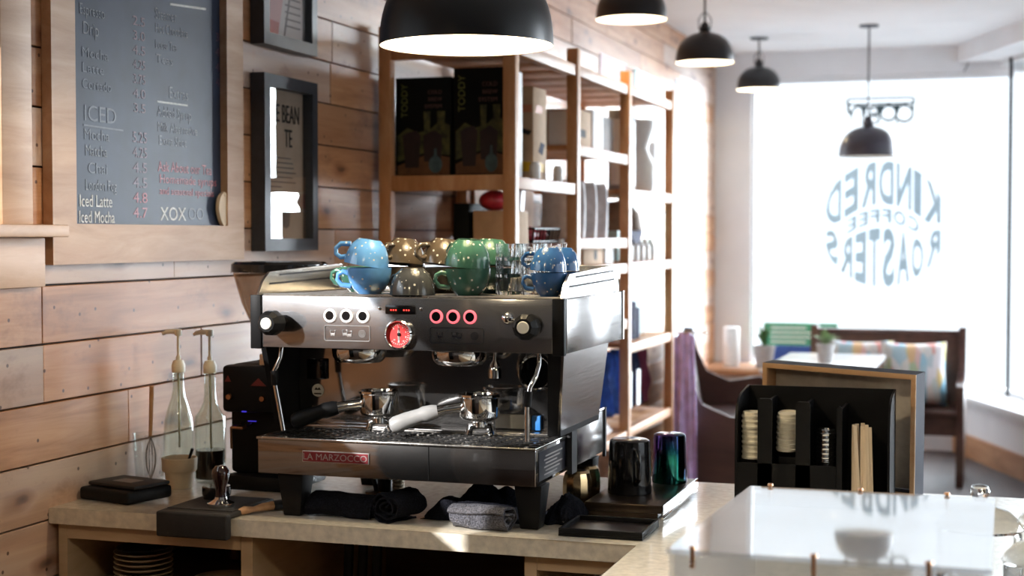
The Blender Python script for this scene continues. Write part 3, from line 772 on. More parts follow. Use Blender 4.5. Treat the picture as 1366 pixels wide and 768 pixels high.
MB().prism([(.519,1.151),(.523,1.157),(.527,1.153),(.531,1.157),(.535,1.151)], 3.1470,3.1478,'xz').box((.518,3.147,1.141),(.536,3.1478,1.144)).build('sticker_print', m_ink, st, o)
for x, z in ((.515,1.112),(1.098,1.100)): MB().alathe([(0,.005),(.004,.004),(.0055,0)],(x,3.149,z),(0,-1,0),16).build('bolt', m_chrome, em, o)
MB().box((.955,3.142,1.082),(1.035,3.148,1.112)).build('paper_tag', m_capw, em, o)
MB().box((1.040,3.135,1.080),(1.060,3.146,1.112),.002).build('blue_tag', m_bluetag, em, o)

# portafilters lying on the drip grate
def portafilter(label, x, y, ang, hmat, hlabel):
    t = thing('portafilter', label, 'portafilter', (x,y,1.0728), ang, 'portafilters on the drip tray')
    MB().lathe([(.026,.028),(.033,.032),(.035,.036),(.035,.068),(.038,.070),(.038,.074),(.033,.075),(.031,.070),(.030,.045),(.012,.037),(0,.036)],seg=40).build('basket', m_chrome, t)
    MB().lathe([(0,.026),(.02,.026),(.028,.030)],seg=32).cyl((0,0,.03),(0,0,.016),.011).tube([(0,0,.020),(.016,0,.016),(.020,0,.002)],[.008,.007,.006]).tube([(0,0,.020),(-.016,0,.016),(-.020,0,.002)],[.008,.007,.006]).build('spout', m_chrome, t)
    MB().tube([(-.033,0,.050),(-.060,0,.047),(-.075,0,.043)],[.010,.0085,.0105],16).build('neck', m_chrome, t)
    h = MB().tube([(-.074,0,.0435),(-.082,0,.042),(-.098,0,.038),(-.104,0,.0365),(-.128,0,.028),(-.148,0,.020),(-.155,0,.0175),(-.158,0,.0165)],[.0115,.0135,.0145,.0125,.0145,.0150,.012,.004],20).build('handle', hmat, t)
    h['label'] = hlabel
    t.scale = (1.22,1.22,1.22)
    return t
portafilter('chrome portafilter with black handle on the left of the drip tray', .712,3.070,math.radians(20),m_black,'black handle')
portafilter('chrome portafilter with pale grey handle near the steam wand', .945,3.068,math.radians(20),M('grey_handle',(.36,.355,.35),.4,0,.08,30),'pale grey handle')

# ------------------------------------------------------------------ cups on the machine
CT = 1.3762
def make_cup(mat, label, loc, rotz, group):
    t = thing('coffee_cup', label, 'cup', loc, rotz, group)
    R, H = .0485, .056
    out = [(0,0),(.024,0),(.027,.003),(.036,.012),(.0435,.027),(.0475,.043),(R,H)]
    inn = [(R-.003,H),(.044,.042),(.040,.026),(.032,.012),(.02,.007),(0,.006)]
    MB().lathe(out+inn, seg=40).build('bowl', mat, t)
    MB().tube([(-.045,0,.044),(-.058,0,.048),(-.069,0,.042),(-.071,0,.030),(-.062,0,.019),(-.040,0,.016)],[.006,.0055,.005,.005,.0055,.006],12).build('handle', mat, t)
    return t
G = 'speckled cups on top of the espresso machine'
protos = {}
def cup(mat, label, x, y, z=CT, a=0, inv=False, tilt=(0,0)):
    k = mat.name
    if k not in protos: protos[k] = c_ = make_cup(mat, label, (0,0,0), 0, G)
    else: c_ = dup(protos[k], (0,0,0), 0, label, G)
    c_.rotation_mode = 'XYZ'
    if inv:
        c_.rotation_euler = (PI+tilt[0], tilt[1], a); c_.location = (x,y,z+.0565)
    else:
        c_.rotation_euler = (tilt[0], tilt[1], a); c_.location = (x,y,z)
    return c_
cup(m_cupl, 'light blue speckled cup, lower of the left stack on the machine', .708,3.025, a=.15)
cup(m_cupl, 'light blue speckled cup upside down on top of the left stack', .710,3.025,CT+.0605, a=.2, inv=True, tilt=(0,.16))
cup(m_cupd, 'single charcoal speckled cup upside down beside the blue stack', .818,3.000, a=-.5, inv=True)
cup(m_cupn, 'brown speckled cup, lower one behind the blue stack', .740,3.144, a=-1.3)
cup(m_cupn, 'brown speckled cup upside down directly behind the blue stack', .742,3.146,CT+.0605, a=1.3, inv=True, tilt=(0,.12))
cup(m_cupn, 'brown speckled cup standing behind the charcoal cup', .846,3.125, a=-.9)
cup(m_cupn, 'brown speckled cup upside down behind the charcoal cup', .846,3.125,CT+.0605, a=.9, inv=True, tilt=(0,.12))
cup(m_cupn, 'brown speckled cup in the rear row, lower of its stack', .880,3.265, a=.2)
cup(m_cupn, 'brown speckled cup in the rear row, top of its stack', .880,3.265,CT+.0605, a=.1, inv=True, tilt=(0,.1))
cup(m_cupg, 'green speckled cup, lower of the front green stack', .936,3.018, a=.6)
cup(m_cupg, 'green speckled cup upside down on top of the front green stack', .938,3.018,CT+.0605, a=-.6, inv=True, tilt=(0,.1))
cup(m_cupg, 'green speckled cup behind the front green stack, lower one', .948,3.140, a=-1.0)
cup(m_cupg, 'green speckled cup behind the front green stack, upper one', .948,3.140,CT+.0605, a=1.0, inv=True, tilt=(0,.08))
cup(m_cupg, 'green speckled cup whose handle shows left of the blue stack', .640,3.135, a=.0)
for args in (('dark blue speckled cup, lower of the right stack by the rail', 1.114,3.018,0,False),('dark blue speckled cup upside down atop the right stack', 1.115,3.018,1,True),
             ('dark blue speckled cup, lower one in the rear right stack', 1.114,3.118,0,False),('dark blue speckled cup upside down in the rear right stack', 1.115,3.118,1,True)):
    c_ = cup(m_cupb, args[0], args[1], args[2], CT, .12, False); c_.scale = (.78,.78,.86)
    if args[4]: c_.rotation_euler = (PI,.06,.1); c_.location.z = CT+.1005
# stacked glasses
gl0 = None; n = 0
for (gx, gy) in ((1.002,3.088),(1.056,3.090),(1.018,3.190),(1.072,3.200)):
    for k in range(3):
        lab = 'clear ribbed glass in the stacks between green and dark blue cups'
        if gl0 is None:
            gl0 = thing('stacking_glass', lab, 'glass', (0,0,0), 0, 'ribbed glasses on the machine')
            b = MB().lathe([(0,.0),(.0245,.0),(.0255,.003),(.0265,.034),(.0268,.0355),(.0245,.0355),(.0240,.034),(.0225,.008),(0,.006)],seg=84)
            
            for v_ in b.bm.verts:
                r__ = math.hypot(v_.co.x, v_.co.y)
                if r__ > .02: k__ = 1+.035*math.cos(14*math.atan2(v_.co.y, v_.co.x)); v_.co.x *= k__; v_.co.y *= k__
            b.build('body', m_jar, gl0, smooth=60)
            g_ = gl0
        else: g_ = dup(gl0, (0,0,0), 0)
        g_.location = (gx,gy,CT+k*.0362)
        n += 1

# ------------------------------------------------------------------ left end of the counter
t = thing('kitchen_scale', 'flat black brewing scale at the left end of the worktop', 'scale', (.1,3.025,WT), math.radians(-15))
MB().box((-.080,-.066,.001),(.080,.072,.030),.008,seg=3).build('body', m_black, t)
MB().box((-.076,-.042,.0305),(.076,.068,.040),.004).build('platform', m_blackm, t)
MB().box((-.03,-.01,.0402),(.03,.03,.0406)).build('display', m_greybox, t)
t = thing('tumbler', 'tall clear glass tumbler holding a whisk against the plank wall', 'glass', (.048,3.215,WT))
MB().lathe([(0,0),(.030,0),(.032,.002),(.040,.125),(.038,.125),(.030,.006),(0,.006)],seg=36).build('body', m_tumbler, t)
t = thing('milk_whisk', 'thin metal whisk with tan handle standing in the tumbler', 'whisk', (.051,3.217,WT+.007))
MB().cyl((0,0,.11),(.004,.0,.232),.0048,.0056,16).build('handle', m_woodh, t)
wk = MB()
for k in range(5):
    a = PI*k/5
    wk.tube([(0,0,.11)]+[(.013*math.sin(PI*s/10)*math.cos(a)*(1 if s else 0), .013*math.sin(PI*s/10)*math.sin(a), .11-.0105*s) for s in range(1,11)],.0007,5)
    wk.tube([(0,0,.11)]+[(-.013*math.sin(PI*s/10)*math.cos(a), -.013*math.sin(PI*s/10)*math.sin(a), .11-.0105*s) for s in range(1,11)],.0007,5)
wk.build('wires', m_steel, t)
def pump(t, z, ln):
    p = MB().lathe([(.0155,0),(.0165,.004),(.0165,.018),(.012,.030),(.006,.031),(.006,.040),(0,.040)],(0,0,z),24).cyl((0,0,z+.04),(0,0,z+.04+ln),.0036,seg=12)
    zt = z+.04+ln
    p.lathe([(0,0),(.008,0),(.009,.003),(.009,.014),(.007,.016),(0,.016)],(0,0,zt),20).tube([(0,0,zt+.009),(-.02,0,zt+.010),(-.034,0,zt+.008),(-.042,0,zt+.003)],[.0065,.006,.005,.004],12)
    p.build('pump', m_cream, t)
    MB().tube([(0,0,z-.001),(.001,0,z-.10),(.002,0,z-.185)],.003,8).build('dip_tube', m_cream, t)
t = thing('syrup_bottle', 'clear round-shouldered syrup bottle with cream pump, nearly empty', 'bottle', (.080,3.30,WT), .1, 'pump bottles on the counter')
MB().lathe([(0,.004),(.034,.0),(.037,.004),(.0375,.12),(.036,.145),(.028,.175),(.018,.205),(.0145,.225),(.0140,.262),(.0145,.264),(.0145,.268),(.0125,.268),(.0125,.226),(.016,.205),(.026,.175),(.034,.145),(.0352,.12),(.035,.008),(0,.010)],seg=36).build('glass_body', m_bottle, t)
MB().lathe([(0,.011),(.0345,.009),(.0347,.028),(0,.028)],seg=32).build('syrup', M('amber_syrup',(.35,.24,.04),.15,0,.1,20), t)
pump(t,.266,.05)
t = thing('syrup_bottle', 'clear syrup bottle with cream pump, half full of dark syrup', 'bottle', (.164,3.305,WT), .1, 'pump bottles on the counter')
MB().lathe([(0,.004),(.035,.0),(.038,.004),(.0385,.148),(.037,.160),(.026,.175),(.017,.195),(.0145,.215),(.0140,.262),(.0145,.268),(.0125,.268),(.0125,.215),(.015,.195),(.024,.175),(.0345,.158),(.036,.148),(.036,.008),(0,.010)],seg=36).build('glass_body', m_bottle, t)
MB().lathe([(0,.011),(.0355,.009),(.0357,.078),(0,.078)],seg=32).build('syrup', m_syrup, t)
pump(t,.266,.05)
t = thing('ceramic_pot', 'small cream ceramic pot holding a dark spoon', 'pot', (.142,3.195,WT))
MB().lathe([(0,0),(.028,0),(.030,.003),(.0345,.040),(.039,.0405),(.041,.044),(.0425,.072),(.041,.074),(.039,.072),(.036,.045),(.028,.008),(0,.008)],seg=40).build('body', m_ceram, t)
t = thing('spoon', 'dark spoon leaning out of the cream ceramic pot', 'spoon', (.149,3.19,WT+.012))
MB().tube([(0,0,0),(.018,-.003,.045),(.034,-.004,.085)],[.003,.0028,.004],10).ball((-.003,0,.004),.008,sz=(1,.6,1)).build('body', m_black, t)
# tamping station
t = thing('tamping_mat', 'black rubber tamping mat hooked over the counter edge', 'mat', (.372,2.962,WT))
b = MB().box((-.085,-.100,.001),(.085,.105,.013),.004,seg=3).box((-.085,-.116,-.042),(.085,-.0925,.013),.005,seg=3)
b.box((-.078,-.078,.0131),(.078,.095,.0145)); b.build('body', m_rubber, t)
t = thing('tamper', 'steel coffee tamper with dark red handle on the tamping mat', 'tamper', (.398,2.93,WT+.0147))
MB().lathe([(0,0),(.0285,0),(.029,.002),(.029,.008),(.022,.011),(.014,.016),(.0125,.021),(0,.021)],seg=36).build('base', m_chrome, t)
MB().lathe([(.0125,.0212),(.0115,.030),(.012,.042),(.0175,.058),(.0195,.070),(.018,.080),(.011,.088),(0,.090)],seg=32).build('handle', m_redwood, t)
t = thing('coffee_distributor', 'round black coffee distributor beside the tamper', 'tool', (.338,3.02,WT+.0147))
MB().lathe([(0,0),(.029,0),(.029,.007),(.0315,.0075),(.0325,.012),(.0325,.026),(.030,.028),(0,.0275)],seg=36).build('body', m_blackg, t)
t = thing('counter_brush', 'short wooden-handled brush lying by the machine leg', 'brush', (.478,2.965,WT), math.radians(62))
b = MB(); b.tube([(-.060,0,.008),(-.045,0,.010),(-.02,0,.009),(.005,0,.011),(.03,0,.011)],[.006,.009,.006,.009,.010],14); b.build('handle', m_woodh, t)
MB().box((.028,-.012,.002),(.065,.012,.020),.003).build('bristles', m_blackm, t)
# grinder
t = thing('coffee_grinder', 'tall black coffee grinder with smoked hopper behind the machine', 'grinder', (.342,3.29,WT))
b = MB().box((-.088,-.09,.001),(.088,.115,.036),.008).box((-.088,-.050,.036),(.088,.115,.296),.010).box((-.088,-.092,.185),(.088,-.049,.296),.010); b.build('body', m_black, t)
MB().lathe([(.030,.297),(.034,.31),(.052,.35),(.092,.44),(.112,.512),(.109,.512),(.089,.44),(.048,.35),(.030,.31)],(.005,.03,0),seg=40).build('hopper', m_hop, t)
MB().lathe([(0,.540),(.108,.539),(.116,.533),(.117,.515),(.108,.5125),(0,.5125)],(.005,.03,0),seg=40).build('hopper_lid', m_blackg, t)
MB().lathe([(0,.298),(.029,.31),(.046,.35),(.072,.402),(0,.41)],(.005,.03,0),seg=32).build('coffee_beans', M('bean_brown',(.05,.022,.012),.4,0,.6,160,1.0), t)
MB().prism([(-.078,.258),(-.062,.258),(-.070,.272)], -.0945,-.0925,'xz').prism([(-.01,.250),(.03,.250),(.01,.268)],-.0945,-.0925,'xz').build('warning_marks', M('dim_red_print',(.16,.015,.012),.5,0,.1,20), t)
b = MB()
for x, z in ((-.067,.222),(.020,.220)): b.alathe([(0,.006),(.006,.006),(.0075,0)],(x,-.0925,z),(0,-1,0),20)
b.build('push_button', m_brass, t)
MB().box((-.034,-.094,.187),(-.022,-.0925,.190)).box((-.040,-.052,.160),(-.018,-.0505,.162)).build('indicator_light', m_blueled, t)
MB().tube([(-.060,-.051,.155),(-.060,-.098,.150),(-.030,-.10,.150),(-.030,-.051,.155)],.003,8).tube([(-.060,-.098,.150),(-.060,-.096,.10)],.003,8).build('filter_fork', m_brass, t)
MB().cyl((.05,-.03,.297),(.05,-.03,.330),.022).box((.01,-.09,.297),(.075,-.055,.325),.003).build('adjustment_collar', m_steel, t)

# ------------------------------------------------------------------ under and beside the machine
def spiral_towel(name, label, loc, rotz, L, R, turns, mat, seed, flat=1.0, group='black cloths under the machine'):
    r_ = random.Random(seed); mb = MB(); n = 90; th = .0045
    cur = []
    for i in range(n+1):
        s_ = i/n; a = 2*PI*turns*s_; rr = .003+(R-.003)*s_**.8
        cur.append((rr*math.cos(a), rr*math.sin(a)*flat))
    zmin = min(p[1] for p in cur)
    out = [Vector((p[0],0,p[1]-zmin+.001)) for p in cur]
    verts = []; m = 26
    for j in range(m+1):
        y = -L/2+L*j/m
        for side in (0,1):
            for i, p in enumerate(out):
                t_ = (out[min(i+1,n)]-out[max(i-1,0)]).normalized(); nrm = Vector((-t_.z,0,t_.x))
                q = p + nrm*(th*(.5 if side else -.5))
                nz = noise.noise(Vector((p.x*60+seed, y*28, p.z*60)))*.0045 + noise.noise(Vector((i*.09+seed, y*10, 3)))*.005
                e = .004*math.sin(i*.35+seed)*(1 if j in (0,m) else 0)
                verts.append((q.x+nz+noise.noise(Vector((y*9,seed,1)))*.006, y+e, max(.0008,q.z+nz*.8)))
    W_ = n+1; faces = []
    for j in range(m):
        for side in (0,1):
            for i in range(n):
                a = (j*2+side)*W_+i; b = ((j+1)*2+side)*W_+i
                faces.append((a,a+1,b+1,b) if side else (a,b,b+1,a+1))
        for i in (0,n):
            a = j*2*W_+i; faces.append((a,a+W_,a+3*W_,a+2*W_))
    for j in (0,m):
        for i in range(n):
            a = j*2*W_+i; faces.append((a,a+1,a+W_+1,a+W_))
    mb._add(verts, faces)
    o_ = mb.build(name, mat, smooth=60); o_.location = loc; o_.rotation_euler = (0,0,rotz)
    return tag(o_, label, 'towel', group)
def heap_towel(label, loc, rotz, sx, sy, h, mat, seed, peaks):
    mb = MB(); nx, ny = 44, 26; v = []; f = []
    for side in (0,1):
        for j in range(ny+1):
            for i in range(nx+1):
                x = (i/nx-.5); y = (j/ny-.5)
                edge = (1-(2*abs(x))**4)*(1-(2*abs(y))**4)
                z = 0
                for (px, py, ph, pw) in peaks: z = max(z, ph*math.exp(-((x-px)**2+(y-py)**2*.6)/pw))
                z = h*z*max(edge,0)**.5 + abs(noise.noise(Vector((x*9+seed,y*9,seed))))*.012*edge + .002
                rid = abs(noise.noise(Vector((x*16+seed,y*5,7))))*.006*edge
                z += rid
                if side == 0: z = .0008
                X_ = x*sx + noise.noise(Vector((y*4,seed,z*20)))*.012; Y_ = y*sy + noise.noise(Vector((x*5,seed+4,z*20)))*.012
                v.append((X_,Y_,z))
    W_ = nx+1; N = W_*(ny+1)
    for j in range(ny):
        for i in range(nx):
            a = j*W_+i; f.append((a,a+W_,a+W_+1,a+1)); f.append((N+a,N+a+1,N+a+W_+1,N+a+W_))
    for i in range(nx):
        for j in (0,ny): a = j*W_+i; f.append((a,a+1,N+a+1,N+a))
    for j in range(ny):
        for i in (0,nx): a = j*W_+i; f.append((a,a+W_,N+a+W_,N+a))
    mb._add(v,f); o_ = mb.build('bar_towel', mat, smooth=60); o_.location = loc; o_.rotation_euler = (0,0,rotz)
    return tag(o_, label, 'towel', 'black cloths under the machine')
spiral_towel('bar_towel', 'long rolled black towel beside the left machine leg', (.668,2.985,WT), math.radians(88), .155, .034, 2.6, m_towel, 2, .8)
spiral_towel('bar_towel', 'rolled black towel showing its spiral end, second from left leg', (.797,2.972,WT), math.radians(-22), .085, .046, 2.8, m_towel, 5, .72)
heap_towel('crumpled black towel heaped behind the greyish rolled towel', (.945,3.06,WT), .06, .225, .12, .075, m_towel, 3, [(.05,.0,.95,.075),(-.28,-.05,.55,.05),(.30,.1,.9,.045)])
spiral_towel('bar_towel', 'greyish speckled rolled towel beside the right machine leg', (.995,2.935,WT), math.radians(80), .125, .030, 2.4, m_towelg, 9, .85)
heap_towel('crumpled black towel to the right of the right machine leg', (1.122,3.095,WT), .0, .085, .15, .045, m_towel, 8, [(.1,.1,1.0,.2)])
t = thing('machine_hoses', 'bundle of dark and braided hoses dropping from the machine into the counter', 'hose', (.64,3.27,WT))
MB().cyl((.0,0,.0005),(.0,0,.006),.045,seg=32).build('grommet', m_cabin, t)
MB().tube([(.0,.0,.006),(.0,0,.04),(.0,.01,.085)],.017,14).build('drain_hose', m_black, t)
hs = MB()
for k in range(9): hs.torus((.036,-.005,.010+k*.008),.010,.0048,seg=18,sub=6)
hs.build('braided_hose', m_hose, t)
MB().tube([(-.02,.0,.006),(-.03,0,.04),(-.045,.01,.09)],.006,10).build('cable', m_black, t)

# right side of the counter
def tray_open(t, sx, sy, h, wall, mat, fl):
    b = MB().box((-sx/2,-sy/2,.001),(sx/2,sy/2,.005))
    b.box((-sx/2,-sy/2,.005),(sx/2,-sy/2+wall,h),.001).box((-sx/2,sy/2-wall,.005),(sx/2,sy/2,h),.001).box((-sx/2,-sy/2+wall,.005),(-sx/2+wall,sy/2-wall,h),.001).box((sx/2-wall,-sy/2+wall,.005),(sx/2,sy/2-wall,h),.001)
    b.build('rim', mat, t); MB().box((-sx/2+wall,-sy/2+wall,.0052),(sx/2-wall,sy/2-wall,.008)).build('liner', fl, t)
t = thing('drip_pan', 'shallow square black drip pan at the front edge of the worktop', 'tray', (1.252,2.985,WT))
tray_open(t,.172,.150,.017,.006,m_black,M('dark_metal',(.06,.045,.04),.35,.6,.3,20))
t = thing('glass_rinser', 'dark flat rinser with bright steel right edge under the mugs', 'rinser', (1.241,3.335,WT))
MB().box((-.085,-.19,.012),(.085,.19,.030),.002).box((-.08,-.185,.001),(.075,.185,.012)).build('body', M('dark_bronze',(.07,.05,.035),.28,.8,.2,20), t)
MB().box((.0852,-.19,.010),(.088,.19,.031)).build('edge_strip', m_chrome, t)
MB().tube([(.086,-.19,.003),(.087,-.10,.006),(.086,0,.003),(.087,.1,.006),(.086,.18,.004)],.003,8).build('cable', m_chrome, t)
RZ = WT+.0302
def mug(label, x, y, z, r, h, mat, a, hm=None, taper=.92, handle=True, name='mug', cat='mug'):
    t = thing(name, label, cat, (x,y,z), a)
    MB().lathe([(0,h),(r*taper-.006,h),(r*taper-.001,h-.003),(r*taper,h-.008),(r,.004),(r-.001,.0005),(r-.004,.0005),(r*taper-.006,h-.008),(0,h-.010)],seg=40).build('body', mat, t)
    if handle: MB().tube([(-r*.93,0,h*.80),(-r-.014,0,h*.82),(-r-.026,0,h*.62),(-r-.024,0,h*.36),(-r*.97,0,h*.22)],[.006,.006,.0055,.0055,.006],12).build('handle', mat, t)
    return t
mug('tall black mug upside down on the rinser', 1.222,3.285,RZ,.049,.120,m_blackg,math.radians(120))
mug('iridescent dark tumbler upside down at the far end of the rinser', 1.276,3.455,RZ,.041,.114,m_irid,0,handle=False,name='steel_tumbler',cat='tumbler')
def smoky(label, x, y):
    t = thing('smoky_glass', label, 'glass', (x,y,WT+.001), 0, 'smoky gold glasses beside the rinser')
    MB().lathe([(0,.081),(.022,.081),(.028,.076),(.032,.062),(.033,.035),(.029,.002),(.027,.002),(.030,.035),(.029,.062),(.02,.074),(0,.075)],seg=12).build('body', m_goldg, t, smooth=15)
smoky('smoky gold faceted glass nearest the drip pan', 1.114,3.238); smoky('smoky gold faceted glass just behind the other smoky glass', 1.115,3.312)
t = thing('clear_beaker', 'clear glass beaker upside down behind the machine base', 'glass', (1.140,3.605,WT))
MB().lathe([(0,.108),(.038,.108),(.042,.102),(.044,.002),(.042,.002),(.040,.100),(0,.104)],seg=36).build('body', m_tumbler, t)

# under-counter crockery
sa = None
def saucer(x, y, z, label, dark):
    t = thing('saucer', label, 'saucer', (x,y,z), 0, 'saucers stacked below the counter')
    MB().lathe([(0,.002),(.03,.0),(.045,.004),(.066,.011),(.067,.0125),(.065,.013),(.045,.0075),(.03,.004),(0,.0045)],seg=40).build('plate', m_saucer, t)
    return t
first = None
for k in range(6):
    lab = 'saucer in the left pile below the counter'
    lab = ['lowest','second','third','fourth','fifth','topmost'][k]+' saucer of the left pile below the counter'
    if first is None: first = saucer(.15,3.02,.7155,lab,False)
    else: dup(first,(.15,3.02,.7155+k*.0115),0,lab)
for k in range(2):
    dup(first,(.355,3.02,.7155+k*.0115),0,('lower' if k == 0 else 'upper')+' saucer of the short right pile below the counter')
t = thing('dark_bowl', 'dark glazed bowl on the left saucer pile below the counter', 'bowl', (.15,3.02,.786))
MB().lathe([(0,0),(.03,0),(.055,.003),(.062,.008),(.06,.009),(.03,.004),(0,.004)],seg=32).build('body', m_saucerd, t)
for x, lb in ((.235,'left'),(.345,'right')):
    t = thing('metal_jug', 'small metal jug at the back of the cubby below the counter, %s of the two' % lb, 'jug', (x,3.30,.7155), 0, 'metal jugs below the counter')
    MB().lathe([(0,0),(.022,0),(.024,.003),(.022,.07),(.026,.085),(.024,.085),(.02,.07),(.021,.005),(0,.005)],seg=28).build('body', m_brass, t)

# ------------------------------------------------------------------ pastry case on the peninsula
t = thing('pastry_case', 'low clear acrylic display case with brass screws on the peninsula', 'display case', (1.807,2.17,WT))
o = t.location
CX0, CX1, CY0, CY1, CZ = 1.617, 1.997, 1.85, 2.50, 1.10
LZ = lambda y: CZ + .006 - .024*(y-CY0)/(CY1-CY0)          # underside of the lid
MB().prism([(CY0-.003,LZ(CY0)),(CY1+.003,LZ(CY1)),(CY1+.003,LZ(CY1)+.006),(CY0-.003,LZ(CY0)+.006)], CX0-.003, CX1+.003, 'yz').build('lid', m_acryll, t, o)
for x in (CX0, CX1-.006):
    MB().prism([(CY0,WT+.001),(CY1,WT+.001),(CY1,LZ(CY1)-.0005),(CY0,LZ(CY0)-.0005)], x, x+.006, 'yz').build('side_wall', m_acryl, t, o)
MB().box((CX0+.0065,CY0,WT+.001),(CX1-.0065,CY0+.006,LZ(CY0+.006)-.0005)).build('front_wall', m_acryl, t, o)
MB().box((CX0+.0065,CY1-.006,WT+.001),(CX1-.0065,CY1,LZ(CY1)-.0005)).build('rear_wall', m_acryl, t, o)
for x, y in ((CX0+.030,CY0-.006),(CX0+.178,CY0-.006),(CX0+.312,CY0-.006),(CX0+.03,CY1+.002),(CX0+.175,CY1+.002),(CX0+.31,CY1+.002)):
    MB().cyl((x,y+.002,LZ(y)-.016),(x,y+.002,LZ(y)+.008),.003,seg=12).lathe([(0,.0035),(.004,.003),(.005,0)],(x,y+.002,LZ(y)+.008),14).build('brass_screw', m_brass, t, o)
def cloche(label, x, y, z, r, h, kn):
    t = thing('glass_jar', label, 'jar', (x,y,z), 0, 'lidded glass jars by the pastry case')
    MB().lathe([(0,0),(r*.8,0),(r*.86,.004),(r,.03),(r,h*.62),(r*.94,h*.66),(r*.92,h*.66),(r*.965,h*.62),(r*.965,.032),(r*.8,.008),(0,.008)],seg=40).build('body', m_jar, t)
    MB().lathe([(r*1.03,h*.665),(r*1.05,h*.69),(r*.98,h*.74),(r*.72,h*.84),(r*.28,h*.90),(r*.12,h*.93),(r*.20,h*.98),(r*.25,h*1.04),(r*.20,h*1.10),(0,h*1.12),(0,h*.90),(r*.25,h*.88),(r*.7,h*.815),(r*.94,h*.73),(r*.99,h*.69)],seg=40).build('lid', m_jar, t)
cloche('lidded clear glass jar just behind the right corner of the pastry case', 1.975,2.66,WT,.068,.165,1)
cloche('lidded clear glass jar at the right edge of the photo behind the pastry case', 2.10,2.78,WT,.062,.150,1)
cloche('lidded clear glass jar beside the right wall of the pastry case', 2.075,2.42,WT,.062,.160,1)
cloche('small lidded glass jar standing inside the pastry case', 1.925,2.15,WT,.050,.135,1)
# ------------------------------------------------------------------ condiment organiser, lids, sticks, sign box
og = thing('lid_organizer', 'black four-slot lid and straw organizer behind the pastry case', 'organizer', (1.605,3.47,WT))
o = og.location
X0, X1, YF, YB, ZT = 1.440, 1.778, 3.38, 3.56, 1.152
MB().box((X0,YB-.006,WT+.001),(X1,YB,ZT)).build('back', m_black, og, o)
MB().box((X0,YF,WT+.001),(X1,YB-.0065,WT+.008)).build('bottom', m_black, og, o)
sprof = [(YF,WT+.0085),(YF,1.085),(YF+.01,1.115),(YF+.035,1.135),(YF+.07,ZT-.008),(YB-.0065,ZT),(YB-.0065,WT+.0085)]
for x0, x1 in ((X0,X0+.005),(X1-.005,X1)): MB().prism(sprof, x0, x1, 'yz').build('side', m_black, og, o)
def rounded_tongue(x0, x1, z0, z1, y0, y1):
    r_ = .008; pts = [(x0,z0),(x1,z0)]
    for k in range(6): a = math.radians(k*18); pts.append((x1-r_+r_*math.cos(a), z1-r_+r_*math.sin(a)))
    for k in range(6): a = math.radians(90+k*18); pts.append((x0+r_+r_*math.cos(a), z1-r_+r_*math.sin(a)))
    return MB().prism(pts, y0, y1, 'xz')
for x0, x1, zt in ((1.491,1.523,1.140),(1.575,1.607,1.135),(1.664,1.676,1.128)):
    rounded_tongue(x0,x1,WT+.0085,zt,YF,YF+.006).box(((x0+x1)/2-.003,YF+.0065,WT+.0085),((x0+x1)/2+.003,YB-.0065,zt-.01)).build('divider', m_black, og, o)
MB().box((X0+.0055,YF,WT+.0085),(1.663,YF+.004,.995)).build('front_lip', m_black, og, o)
def lid(mat, r):
    return MB().lathe([(r,0),(r*1.03,.002),(r*1.02,.005),(r*.95,.006),(r*.93,.012),(r*.86,.0135),(r*.82,.010),(0,.010),(0,.009),(r*.8,.009),(r*.9,.010),(r*.94,.003),(r*.97,.0)],seg=36)
L0 = None
for k in range(9):
    lab = 'white cup lid in the flat stack in the first organizer slot'
    if L0 is None:
        L0 = lid(m_white,.026).build('cup_lid', m_cream); tag(L0, lab, 'lid', 'white cup lids in the first slot'); L_ = L0
    else: L_ = L0.copy(); COL.objects.link(L_)
    L_.location = (1.4745,3.425+.001*(k%3-1),1.00+k*.0115)
tag(MB().box((1.449,3.405,WT+.0085),(1.482,3.475,.9995)).build('lid_riser', m_black), 'black block under the white lids in the first slot', 'block')
L1 = None
for k in range(7):
    lab = 'white cup lid slightly tilted in the second organizer slot'
    if L1 is None:
        L1 = lid(m_white,.026).build('cup_lid', m_cream); tag(L1, lab, 'lid', 'white cup lids in the second slot'); L_ = L1
    else: L_ = L1.copy(); COL.objects.link(L_)
    L_.location = (1.551,3.432+k*.002,1.022+.0115*k)
    L_.rotation_euler = (math.radians(8),0,0)
tag(MB().box((1.535,3.405,WT+.0085),(1.572,3.50,1.008)).build('lid_riser', m_black), 'black block under the white lids in the second slot', 'block')
L2 = None
for k in range(8):
    lab = 'clear plastic cup lid in the stack in the third organizer slot'
    if L2 is None:
        L2 = lid(m_jar,.0205).build('cup_lid', STEEL('clear_lid_plastic',(.75,.75,.74),.12)); tag(L2, lab, 'lid', 'clear cup lids in the third slot'); L_ = L2
    else: L_ = L2.copy(); COL.objects.link(L_)
    L_.location = (1.637,3.425,.985+k*.0105)
tag(MB().box((1.617,3.40,WT+.0085),(1.658,3.47,.9845)).build('lid_riser', m_black), 'black block under the clear lids in the third slot', 'block')
S0 = None; r_ = random.Random(11)
for k in range(14):
    lab = 'flat wooden stir stick in the bundle in the last organizer slot'
    if S0 is None:
        S0 = MB().box((-.0045,-.0009,0),(.0045,.0009,.178),.0006,seg=1).build('stir_stick', m_stickw); tag(S0, lab, 'stir stick', 'wooden stir sticks in the organizer'); S_ = S0
    else: S_ = S0.copy(); COL.objects.link(S_)
    S_.location = (1.700+.0065*(k%7)+r_.uniform(-.001,.001), 3.392+.012*(k//7)+r_.uniform(0,.004), WT+.0086)
    S_.rotation_euler = (math.radians(-1.5), math.radians(r_.uniform(-2.5,1.0)-1.0), r_.uniform(-.4,.4)); S_.scale = (1,1,r_.uniform(.94,1.02))
